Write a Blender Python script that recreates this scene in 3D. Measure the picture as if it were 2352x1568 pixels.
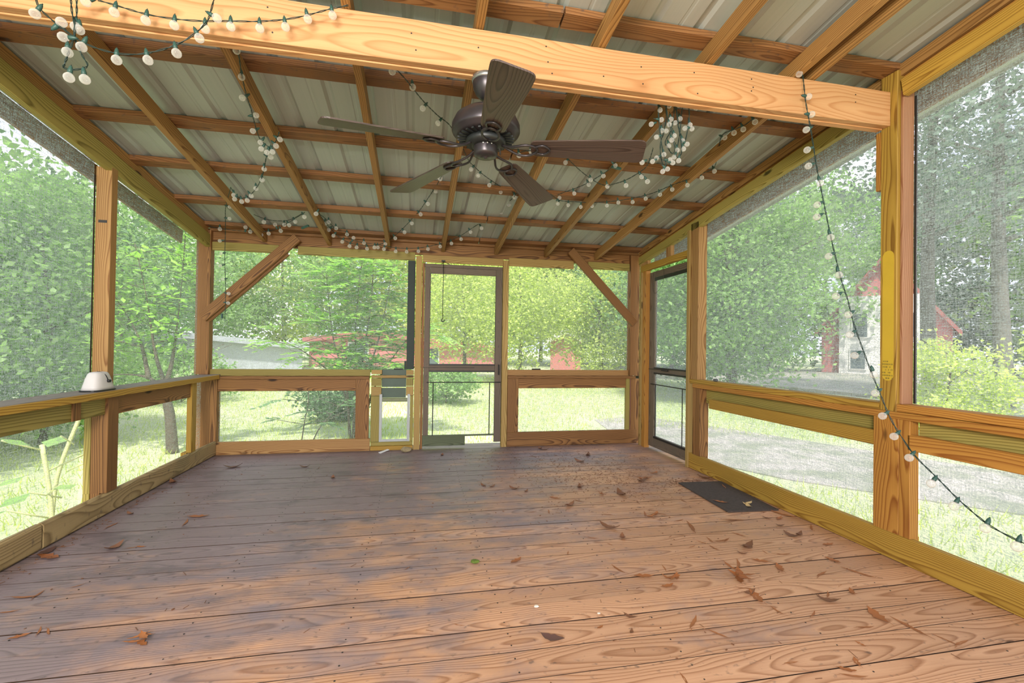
import bpy, bmesh, math, random
import numpy as np
from mathutils import Vector, Matrix, Euler
for _o in list(bpy.data.objects): bpy.data.objects.remove(_o)
S = bpy.context.scene; COL = S.collection
rnd = random.Random(7); R = math.radians; PI = math.pi

# ---------------------------------------------------------------- camera
YAW, PITCH, ROLL, FPX, EYE = R(11.52641), R(0.61889), R(0.82151), 1056.65, 1.10
cy, sy, cp, sp = math.cos(YAW), math.sin(YAW), math.cos(PITCH), math.sin(PITCH)
Fv = Vector((sy*cp, cy*cp, sp)); Rv = Vector((cy, -sy, 0)); Uv = Rv.cross(Fv)
c_, s_ = math.cos(ROLL), math.sin(ROLL)
R2, U2 = c_*Rv + s_*Uv, -s_*Rv + c_*Uv
cam = bpy.data.cameras.new('camera'); cam.sensor_width = 36; cam.lens = FPX/2352*36
cam.clip_start = 0.02; cam.clip_end = 400
co = bpy.data.objects.new('camera', cam); COL.objects.link(co)
M = Matrix((R2, U2, -Fv)).transposed().to_4x4(); M.translation = (0, 0, EYE); co.matrix_world = M
S.camera = co

# ---------------------------------------------------------------- sky, sun, lamps, exposure
W = bpy.data.worlds.new('sky'); S.world = W; W.use_nodes = True
wn = W.node_tree; wn.nodes.clear()
wo = wn.nodes.new('ShaderNodeOutputWorld'); bg = wn.nodes.new('ShaderNodeBackground')
tc = wn.nodes.new('ShaderNodeTexCoord'); nz = wn.nodes.new('ShaderNodeTexNoise')
cr = wn.nodes.new('ShaderNodeValToRGB')
nz.inputs['Scale'].default_value = 3.0; nz.inputs['Detail'].default_value = 5
cr.color_ramp.elements[0].position = .35; cr.color_ramp.elements[0].color = (.60, .68, 1, 1)
cr.color_ramp.elements[1].position = .62; cr.color_ramp.elements[1].color = (1, 1, 1, 1)
wn.links.new(tc.outputs['Generated'], nz.inputs['Vector']); wn.links.new(nz.outputs['Fac'], cr.inputs['Fac'])
wn.links.new(cr.outputs['Color'], bg.inputs['Color']); wn.links.new(bg.outputs[0], wo.inputs[0])
bg.inputs['Strength'].default_value = 1.5

sun = bpy.data.lights.new('sun', 'SUN'); sun.energy = 5.5; sun.angle = R(2.5); sun.color = (1, .95, .84)
so = bpy.data.objects.new('sun', sun); COL.objects.link(so)
so.rotation_euler = Vector((-.12, -.45, .88)).to_track_quat('Z', 'Y').to_euler()

def lamp(name, loc, target, sx, sy_, energy, color):
    l = bpy.data.lights.new(name, 'AREA'); l.shape = 'RECTANGLE'; l.size = sx; l.size_y = sy_
    l.energy = energy; l.color = color
    o = bpy.data.objects.new(name, l); COL.objects.link(o); o.location = loc
    o.rotation_euler = (Vector(loc)-Vector(target)).to_track_quat('Z', 'Y').to_euler()
    return o
lamp('flash_lamp', (-.9, -1.6, 2.0), (.5, 4.5, 1.2), 1.2, .8, 172, (1, .93, .86))

S.view_settings.view_transform = 'Standard'; S.view_settings.look = 'None'
S.view_settings.gamma = 1; S.view_settings.use_curve_mapping = False
S.view_settings.exposure = 0.42
S.cycles.max_bounces = 8; S.cycles.transparent_max_bounces = 24; S.cycles.diffuse_bounces = 4
S.cycles.use_denoising = True
S.cycles.sample_clamp_indirect = 6

# ---------------------------------------------------------------- material kit
class NT:
    def __init__(s, name):
        s.m = bpy.data.materials.new(name); s.m.use_nodes = True; s.t = s.m.node_tree; s.t.nodes.clear()
        s.out = s.t.nodes.new('ShaderNodeOutputMaterial')
    def n(s, typ, **kw):
        nd = s.t.nodes.new('ShaderNode'+typ)
        for k, v in kw.items():
            if k.startswith('_'): setattr(nd, k[1:], v)
            else: s.put(nd.inputs[k.replace('__', ' ')], v)
        return nd
    def put(s, inp, v):
        if isinstance(v, bpy.types.NodeSocket): s.t.links.new(v, inp)
        elif isinstance(v, bpy.types.Node): s.t.links.new(v.outputs[0], inp)
        else: inp.default_value = v
    def math(s, op, a, b=0.0, c=0.0, clamp=False):
        nd = s.t.nodes.new('ShaderNodeMath'); nd.operation = op; nd.use_clamp = clamp
        for i, v in enumerate((a, b, c)): s.put(nd.inputs[i], v)
        return nd.outputs[0]
    def vmath(s, op, a, b):
        nd = s.t.nodes.new('ShaderNodeVectorMath'); nd.operation = op
        s.put(nd.inputs[0], a); s.put(nd.inputs[1], b); return nd.outputs[0]
    def mix(s, f, a, b, blend='MIX'):
        nd = s.t.nodes.new('ShaderNodeMix'); nd.data_type = 'RGBA'; nd.blend_type = blend
        s.put(nd.inputs[0], f); s.put(nd.inputs[6], a); s.put(nd.inputs[7], b); return nd.outputs[2]
    def ramp(s, f, stops):
        nd = s.t.nodes.new('ShaderNodeValToRGB'); s.put(nd.inputs[0], f); e = nd.color_ramp.elements
        while len(e) < len(stops): e.new(.5)
        for i, (p, c) in enumerate(stops):
            e[i].position = p; e[i].color = (c, c, c, 1) if isinstance(c, (int, float)) else (*c, 1)
        return nd.outputs[0]
    def noise(s, vec, scale=5, detail=3, rough=.5):
        nd = s.t.nodes.new('ShaderNodeTexNoise'); s.put(nd.inputs['Vector'], vec)
        nd.inputs['Scale'].default_value = scale; nd.inputs['Detail'].default_value = detail
        nd.inputs['Roughness'].default_value = rough; return nd.outputs['Fac']
    def scale(s, vec, v): return s.vmath('MULTIPLY', vec, v)
    def bump(s, h, dist=.001, strength=.5):
        nd = s.n('Bump', Height=h); nd.inputs['Distance'].default_value = dist
        nd.inputs['Strength'].default_value = strength; return nd.outputs[0]
    def pbr(s, **kw):
        nd = s.n('BsdfPrincipled')
        for k, v in kw.items(): s.put(nd.inputs[k.replace('__', ' ')], v)
        s.t.links.new(nd.outputs[0], s.out.inputs[0]); return s.m
def c4(c): return (*c, 1)

def wood(name, light, dark, ring=.0095, warp=.05, contrast=1.0, rough=.6, knots=1.0, weather=None, grey=(.2, .19, .2)):
    """Sawn pine with its grain along the board's own X axis."""
    s = NT(name); o = s.n('TexCoord').outputs['Object']; info = s.n('ObjectInfo'); rv = info.outputs['Random']
    off = s.n('CombineXYZ', X=s.math('MULTIPLY', rv, 61.7), Y=0.0, Z=0.0)
    p = s.vmath('ADD', o, off.outputs[0])
    slow = s.vmath('MULTIPLY', p, (.9, 3.2, 3.2))
    nd = s.t.nodes.new('ShaderNodeTexNoise'); s.put(nd.inputs['Vector'], slow); nd.inputs['Scale'].default_value = 1.3
    nd.inputs['Detail'].default_value = 1.5; nd.inputs['Roughness'].default_value = .4
    w = s.math('MULTIPLY', s.math('SUBTRACT', nd.outputs['Fac'], .5), warp*2)
    v = s.n('TexVoronoi', Vector=s.vmath('MULTIPLY', p, (1.7, 5, 5)), Scale=1.0)
    kd = v.outputs['Distance']
    kb = s.math('MULTIPLY', s.math('POWER', 2.718, s.math('MULTIPLY', kd, -9.0)), .035*knots)
    sep = s.n('SeparateXYZ', Vector=o)
    yy = s.math('ADD', sep.outputs[1], s.math('MULTIPLY', s.math('SUBTRACT', rv, .5), .12))
    zz = s.math('ADD', sep.outputs[2], .045)
    rr = s.math('SQRT', s.math('ADD', s.math('MULTIPLY', yy, yy), s.math('MULTIPLY', zz, zz)))
    rr = s.math('ADD', s.math('ADD', rr, w), kb)
    t = s.math('FRACT', s.math('DIVIDE', rr, ring))
    g = s.ramp(t, [(0, 0.0), (.55, .25), (.86, 1.0), (1, 0.0)])
    fib = s.noise(s.vmath('MULTIPLY', p, (4, 160, 160)), 1.0, 3, .6)
    big = s.noise(s.vmath('MULTIPLY', p, (1.2, 6, 6)), 1.0, 3)
    gg = s.math('MULTIPLY', g, 1.0*contrast)
    gg = s.math('ADD', gg, s.math('MULTIPLY', s.math('SUBTRACT', fib, .5), .5), clamp=True)
    col = s.mix(gg, c4(light), c4(dark))
    hv = s.math('ADD', .72, s.math('MULTIPLY', big, .35))
    hv = s.math('ADD', hv, s.math('MULTIPLY', s.math('FRACT', s.math('MULTIPLY', rv, 7.3)), .22))
    cc = s.n('CombineXYZ', X=hv, Y=hv, Z=hv)
    col = s.mix(1.0, col, cc.outputs[0], 'MULTIPLY')
    km = s.ramp(kd, [(0, 1.0), (.05*knots, .9), (.09*knots+.001, 0.0)])
    col = s.mix(km, col, c4(tuple(x*.28 for x in dark)))
    if weather is not None:
        gp = s.n('NewGeometry').outputs['Position']
        m = weather(s, gp)
        col = s.mix(m, col, s.mix(gg, c4(grey), c4(tuple(x*.62 for x in grey))))
        sp1 = s.noise(s.vmath('MULTIPLY', gp, (26, 34, 20)), 1.0, 3)
        col = s.mix(s.ramp(sp1, [(.62, 0.0), (.74, .6)]), col, (.06, .05, .05, 1))
        if name == 'deck_wood':
            st_ = s.noise(s.vmath('MULTIPLY', gp, (2.2, 4.5, 1)), 1.0, 5, .65)
            col = s.mix(s.math('MULTIPLY', s.ramp(st_, [(.53, 0.0), (.66, .55)]), m), col, (.085, .07, .075, 1))
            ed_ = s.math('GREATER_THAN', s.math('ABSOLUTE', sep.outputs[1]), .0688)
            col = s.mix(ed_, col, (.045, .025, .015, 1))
    bmp = s.bump(s.math('ADD', s.math('MULTIPLY', fib, .6), s.math('MULTIPLY', g, .4)), .0012, .6)
    return s.pbr(Base__Color=col, Roughness=rough, Normal=bmp, Specular__IOR__Level=.35)

def flat(name, col, rough=.5, metal=0.0, nscale=40, namt=.25, bump=.0):
    s = NT(name); o = s.n('TexCoord').outputs['Object']; f = s.noise(o, nscale, 4, .6)
    cc = s.mix(s.math('MULTIPLY', f, 1.0), c4(tuple(x*(1-namt) for x in col)), c4(tuple(min(1, x*(1+namt)) for x in col)))
    kw = dict(Base__Color=cc, Roughness=rough, Metallic=metal)
    if bump: kw['Normal'] = s.bump(f, bump, .7)
    return s.pbr(**kw)

def floor_weather(s, gp):
    sp_ = s.n('SeparateXYZ', Vector=gp)
    n1 = s.noise(s.vmath('MULTIPLY', gp, (1.1, 2.0, 1)), 1.0, 4, .6)
    a = s.math('ADD', s.math('MULTIPLY', sp_.outputs[1], .19), s.math('MULTIPLY', sp_.outputs[0], -.20))
    n2 = s.noise(s.vmath('MULTIPLY', gp, (5, 8, 1)), 1.0, 4, .65)
    a = s.math('ADD', a, s.math('MULTIPLY', s.math('SUBTRACT', n1, .5), 1.5))
    a = s.math('ADD', a, s.math('MULTIPLY', s.math('SUBTRACT', n2, .5), .9))
    return s.ramp(a, [(.18, .05), (.70, .95)])
def light_weather(s, gp):
    return s.ramp(s.noise(s.vmath('MULTIPLY', gp, (3, 3, 3)), 1.0, 4, .6), [(.52, 0.0), (.75, .45)])
MW = {}
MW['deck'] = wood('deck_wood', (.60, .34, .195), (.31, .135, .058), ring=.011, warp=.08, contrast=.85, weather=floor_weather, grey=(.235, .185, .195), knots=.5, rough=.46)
MW['rafter'] = wood('rafter_wood', (.36, .195, .062), (.15, .065, .015))
MW['purlin'] = wood('purlin_wood', (.27, .125, .045), (.13, .05, .015), weather=light_weather, grey=(.10, .075, .05))
MW['beam'] = wood('beam_wood', (.60, .33, .15), (.43, .18, .06), ring=.016, warp=.09, contrast=.75)
MW['yellow'] = wood('yellow_wood', (.44, .27, .045), (.21, .10, .012))
MW['amber'] = wood('amber_wood', (.47, .23, .045), (.24, .08, .012))
MW['green'] = wood('treated_green_wood', (.35, .28, .075), (.15, .115, .022))
MW['brown'] = wood('brown_wood', (.28, .135, .042), (.085, .032, .009))
MW['post'] = wood('tan_post_wood', (.40, .23, .085), (.19, .08, .022))
MW['pink'] = wood('pink_wood', (.42, .22, .12), (.27, .11, .05))
MW['mauve'] = wood('mauve_wood', (.26, .125, .075), (.13, .05, .03))
MW['door'] = wood('old_door_wood', (.17, .13, .095), (.085, .06, .04), weather=light_weather, grey=(.09, .10, .085))
MW['algae'] = wood('mossy_wood', (.11, .13, .07), (.05, .06, .03))
MW['straw'] = wood('straw_wood', (.40, .27, .09), (.24, .14, .035))
MW['plate'] = wood('worn_plate_wood', (.36, .26, .12), (.18, .12, .05), ring=.013, warp=.10, weather=light_weather, grey=(.15, .15, .08))
MW['railcap'] = wood('weathered_cap_wood', (.26, .22, .18), (.15, .12, .10))

def screen_mat(name, dens, tint):
    s = NT(name); o = s.n('TexCoord').outputs['Object']
    a = s.noise(s.vmath('MULTIPLY', o, (14, 1, 150)), 1.0, 3, .7)
    b = s.noise(s.vmath('MULTIPLY', o, (150, 1, 12)), 1.0, 3, .7)
    c = s.noise(s.vmath('MULTIPLY', o, (120, 1, 150)), 1.0, 2, .7)
    f = s.math('ADD', s.math('MULTIPLY', s.math('SUBTRACT', a, .5), 1.6), s.math('MULTIPLY', s.math('SUBTRACT', b, .5), 1.1))
    f = s.math('ADD', f, s.math('MULTIPLY', s.math('SUBTRACT', c, .5), 1.9))
    big = s.noise(s.vmath('MULTIPLY', o, (1.5, 1, 1.5)), 1.0, 3)
    f = s.math('ADD', f, s.math('MULTIPLY', s.math('SUBTRACT', big, .5), .25))
    f = s.math('ADD', f, dens, clamp=True)
    d = s.n('BsdfDiffuse', Color=c4(tint)); t = s.n('BsdfTranslucent', Color=c4(tint))
    m1 = s.n('MixShader', Fac=.6); s.put(m1.inputs[1], d); s.put(m1.inputs[2], t)
    tr = s.n('BsdfTransparent'); m2 = s.n('MixShader', Fac=f); s.put(m2.inputs[1], tr); s.put(m2.inputs[2], m1)
    s.t.links.new(m2.outputs[0], s.out.inputs[0]); return s.m
M_SCR = screen_mat('insect_screen', .46, (.40, .44, .45))
M_SCR2 = screen_mat('thin_insect_screen', .34, (.46, .50, .46))

def metal_roof():
    s = NT('galvanised_roof'); o = s.n('TexCoord').outputs['Object']
    st = s.noise(s.vmath('MULTIPLY', o, (60, .6, 1)), 1.0, 4, .6)
    bl = s.noise(s.vmath('MULTIPLY', o, (5, 1.2, 1)), 1.0, 3)
    c = s.mix(st, (.37, .41, .39, 1), (.47, .49, .47, 1)); c = s.mix(s.math('MULTIPLY', bl, .45), c, (.31, .35, .31, 1))
    return s.pbr(Base__Color=c, Metallic=.15, Roughness=.48)
M_ROOF = metal_roof()
M_BLACK = flat('black_plastic', (.012, .014, .014), .45)
M_CORD = flat('dark_green_cord', (.012, .035, .028), .5)
M_SOCK = flat('green_socket', (.025, .075, .06), .45)
M_BRONZE = flat('dark_bronze_metal', (.055, .048, .052), .35, .6, 60, .1)
M_WHITE = flat('white_plastic', (.75, .76, .74), .4, 0, 20, .05)
M_IRON = flat('black_iron', (.015, .015, .014), .5, .3)
M_MAT = flat('doormat_rubber', (.055, .042, .035), .9, 0, 60, .6, .004)
M_CONDUIT = flat('grey_conduit', (.10, .13, .14), .4)
M_STEEL = flat('screw_steel', (.05, .045, .04), .5, .5)
M_DKPAINT = flat('dark_green_paint', (.010, .022, .016), .6)
M_COVER = flat('dull_green_panel', (.055, .09, .06), .5, 0, 8, .3)
M_ROCK = flat('sandstone_lump', (.30, .24, .13), .9, 0, 30, .5, .01)
M_MOSS = flat('moss', (.10, .15, .02), .9, 0, 60, .5)
M_BLADE = wood('fan_blade_wood', (.085, .06, .05), (.035, .022, .018), ring=.007, rough=.33, knots=0.01)

def bulb_mat():
    s = NT('clear_bulb_glass')
    g = s.n('BsdfPrincipled'); s.put(g.inputs['Base Color'], (.93, .93, .90, 1)); g.inputs['Roughness'].default_value = .08
    lw = s.n('LayerWeight', Blend=.35); tr = s.n('BsdfTransparent'); tl = s.n('BsdfTranslucent', Color=(1, 1, .97, 1))
    a = s.n('MixShader', Fac=.45); s.put(a.inputs[1], g); s.put(a.inputs[2], tl)
    m = s.n('MixShader', Fac=s.math('ADD', .22, s.math('MULTIPLY', lw.outputs['Facing'], .75), clamp=True)); s.put(m.inputs[1], tr); s.put(m.inputs[2], a)
    s.t.links.new(m.outputs[0], s.out.inputs[0]); return s.m
M_BULB = bulb_mat()

def leaf_mat(name, c1, c2, trans=.45, rough=.5):
    s = NT(name); gp = s.n('NewGeometry').outputs['Position']
    f = s.noise(gp, 2.6, 4, .6); f2 = s.noise(gp, 30, 2)
    c = s.mix(s.ramp(f, [(.35, 0.0), (.65, 1.0)]), c4(c1), c4(c2))
    c = s.mix(s.math('MULTIPLY', f2, .5), c, c4(tuple(x*1.5 for x in c2)))
    d = s.n('BsdfPrincipled'); s.put(d.inputs['Base Color'], c); d.inputs['Roughness'].default_value = rough
    t = s.n('BsdfTranslucent', Color=c); m = s.n('MixShader', Fac=trans)
    s.put(m.inputs[1], d); s.put(m.inputs[2], t); s.t.links.new(m.outputs[0], s.out.inputs[0]); return s.m
ML = {'bright': leaf_mat('bright_leaves', (.16, .38, .05), (.40, .66, .12)),
      'mid': leaf_mat('mid_green_leaves', (.12, .27, .07), (.32, .50, .16)),
      'dark': leaf_mat('dark_green_leaves', (.05, .12, .05), (.13, .25, .10), .3),
      'yellow': leaf_mat('yellow_green_leaves', (.30, .42, .07), (.62, .72, .20)),
      'pine': leaf_mat('pine_needles', (.10, .15, .12), (.25, .34, .26), .3)}
M_BARK = flat('bark', (.11, .085, .065), .9, 0, 12, .4, .02)
M_BARKG = flat('grey_bark', (.16, .15, .13), .9, 0, 12, .4, .02)
M_STALK = leaf_mat('pale_stalk', (.60, .64, .28), (.75, .78, .42), .3)
def dead_leaf(name, a, b):
    s = NT(name); o = s.n('TexCoord').outputs['Object']; rv = s.n('ObjectInfo').outputs['Random']
    f = s.math('ADD', s.math('MULTIPLY', s.noise(o, 60, 3), .6), s.math('MULTIPLY', rv, .5), clamp=True)
    return s.pbr(Base__Color=s.mix(f, c4(a), c4(b)), Roughness=.6)
MD = {'o': dead_leaf('russet_leaf', (.24, .075, .02), (.40, .15, .045)), 'n': dead_leaf('tan_leaf', (.20, .07, .02), (.36, .14, .05)),
      'c': dead_leaf('brown_leaf', (.10, .045, .02), (.24, .10, .045)), 'w': dead_leaf('dark_leaf', (.07, .035, .03), (.13, .065, .05)),
      'y': dead_leaf('straw_leaf', (.50, .36, .16), (.62, .46, .22))}
MD['b'] = MD['o']; MD['m'] = MD['n']

# ---------------------------------------------------------------- object kit
def link(name, me, mat, parent=None, loc=None, rot=None):
    o = bpy.data.objects.new(name, me); COL.objects.link(o)
    if mat is not None and me is not None and not me.materials: me.materials.append(mat)
    if parent is not None: o.parent = parent
    if loc is not None: o.location = Vector(loc) - (parent.location if parent is not None and rot != 'local' and PARENT_OFF.get(parent.name, True) else Vector())
    if rot is not None and rot != 'local': o.rotation_mode = 'QUATERNION'; o.rotation_quaternion = rot
    return o
PARENT_OFF = {}
def tag(o, label=None, cat=None, group=None, kind=None):
    if label: o['label'] = label
    if cat: o['category'] = cat
    if group: o['group'] = group
    if kind: o['kind'] = kind
    return o
def empty(name, loc=(0, 0, 0)):
    o = bpy.data.objects.new(name, None); COL.objects.link(o); o.location = loc; o.empty_display_size = .05; return o
def structure(name, label, cat, loc=(0, 0, 0)): return tag(empty(name, loc), label, cat, kind='structure')
def me_from(verts, faces, smooth=False, name='mesh'):
    me = bpy.data.meshes.new(name); me.from_pydata([tuple(v) for v in verts], [], faces); me.update()
    if smooth: me.polygons.foreach_set('use_smooth', [True]*len(me.polygons))
    return me
def box_mesh(L, Wd, T, bev=.0022):
    """chamfered board, length on X"""
    b = min(bev, T*.3, Wd*.3); vs = []; X, Y, Z = L/2, Wd/2, T/2
    prof = [(-Y+b, -Z), (Y-b, -Z), (Y, -Z+b), (Y, Z-b), (Y-b, Z), (-Y+b, Z), (-Y, Z-b), (-Y, -Z+b)]
    for x in (-X, X): vs += [(x, y, z) for y, z in prof]
    fs = [(i, (i+1) % 8, 8+(i+1) % 8, 8+i) for i in range(8)] + [tuple(range(7, -1, -1)), tuple(range(8, 16))]
    return me_from(vs, fs)
def board(name, parent, mat, x0, x1, y0, y1, z0, z1, bev=.0022):
    """axis aligned board; the grain follows its longest side"""
    d = (x1-x0, y1-y0, z1-z0); c = ((x0+x1)/2, (y0+y1)/2, (z0+z1)/2); k = d.index(max(d))
    if k == 0: me, q = box_mesh(d[0], d[1], d[2], bev), Euler((0, 0, 0)).to_quaternion()
    elif k == 1: me, q = box_mesh(d[1], d[0], d[2], bev), Euler((0, 0, PI/2)).to_quaternion()
    else: me, q = box_mesh(d[2], d[1], d[0], bev), Euler((0, -PI/2, 0)).to_quaternion()
    m = MW[mat] if isinstance(mat, str) else mat
    return link(name, me, m, parent, c, q)
def slant(name, parent, mat, p0, p1, wide, thick, side=(1, 0, 0), bev=.0022):
    """board from p0 to p1 (centre line); 'side' is the direction of its thickness"""
    a, b = Vector(p0), Vector(p1); d = (b-a); L = d.length; x = d.normalized()
    z = Vector(side); z = (z - z.dot(x)*x).normalized(); y = z.cross(x)
    q = Matrix((x, y, z)).transposed().to_quaternion()
    m = MW[mat] if isinstance(mat, str) else mat
    return link(name, box_mesh(L, wide, thick, bev), m, parent, (a+b)/2, q)
def tube_data(pts, r, seg=6, rs=None, close=True):
    pts = [Vector(p) for p in pts]; vs = []; fs = []; up = Vector((.13, .27, .95)).normalized()
    for i, p in enumerate(pts):
        t = (pts[min(i+1, len(pts)-1)] - pts[max(i-1, 0)])
        t = t.normalized() if t.length > 1e-9 else Vector((0, 0, 1))
        u = up - up.dot(t)*t
        if u.length < .15: u = Vector((1, 0, 0)) - t.x*t
        u.normalize(); w = t.cross(u); rr = rs[i] if rs else r
        vs += [p + rr*(math.cos(2*PI*k/seg)*u + math.sin(2*PI*k/seg)*w) for k in range(seg)]
    n = len(pts)
    for i in range(n-1):
        for k in range(seg):
            a, b = i*seg+k, i*seg+(k+1) % seg; fs.append((a, b, b+seg, a+seg))
    if close: fs += [tuple(range(seg-1, -1, -1)), tuple(range((n-1)*seg, n*seg))]
    return vs, fs
def merge(parts):
    V, Fc = [], []
    for v, f in parts:
        o = len(V); V += list(v); Fc += [tuple(i+o for i in t) for t in f]
    return V, Fc
def tube(name, pts, r, mat, parent=None, seg=6, rs=None):
    v, f = tube_data(pts, r, seg, rs)
    base = parent.location if parent is not None else Vector()
    v = [x-base for x in v]
    return link(name, me_from(v, f, True), mat, parent)
def lathe_data(prof, seg=24, axis='z'):
    vs, fs = [], []
    for r, z in prof: vs += [(r*math.cos(2*PI*k/seg), r*math.sin(2*PI*k/seg), z) for k in range(seg)]
    for i in range(len(prof)-1):
        for k in range(seg):
            a, b = i*seg+k, i*seg+(k+1) % seg; fs.append((a, b, b+seg, a+seg))
    if prof[0][0] > 1e-6: fs.append(tuple(range(seg-1, -1, -1)))
    if prof[-1][0] > 1e-6: fs.append(tuple(range((len(prof)-1)*seg, len(prof)*seg)))
    return vs, fs
def catmull(pts, n=5):
    P = [Vector(p) for p in pts]; out = []
    for i in range(len(P)-1):
        p0, p1, p2, p3 = P[max(i-1, 0)], P[i], P[i+1], P[min(i+2, len(P)-1)]
        for k in range(n):
            t = k/n
            out.append(.5*((2*p1)+(p2-p0)*t+(2*p0-5*p1+4*p2-p3)*t*t+(3*p1-p0-3*p2+p3)*t**3))
    out.append(P[-1]); return out
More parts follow.
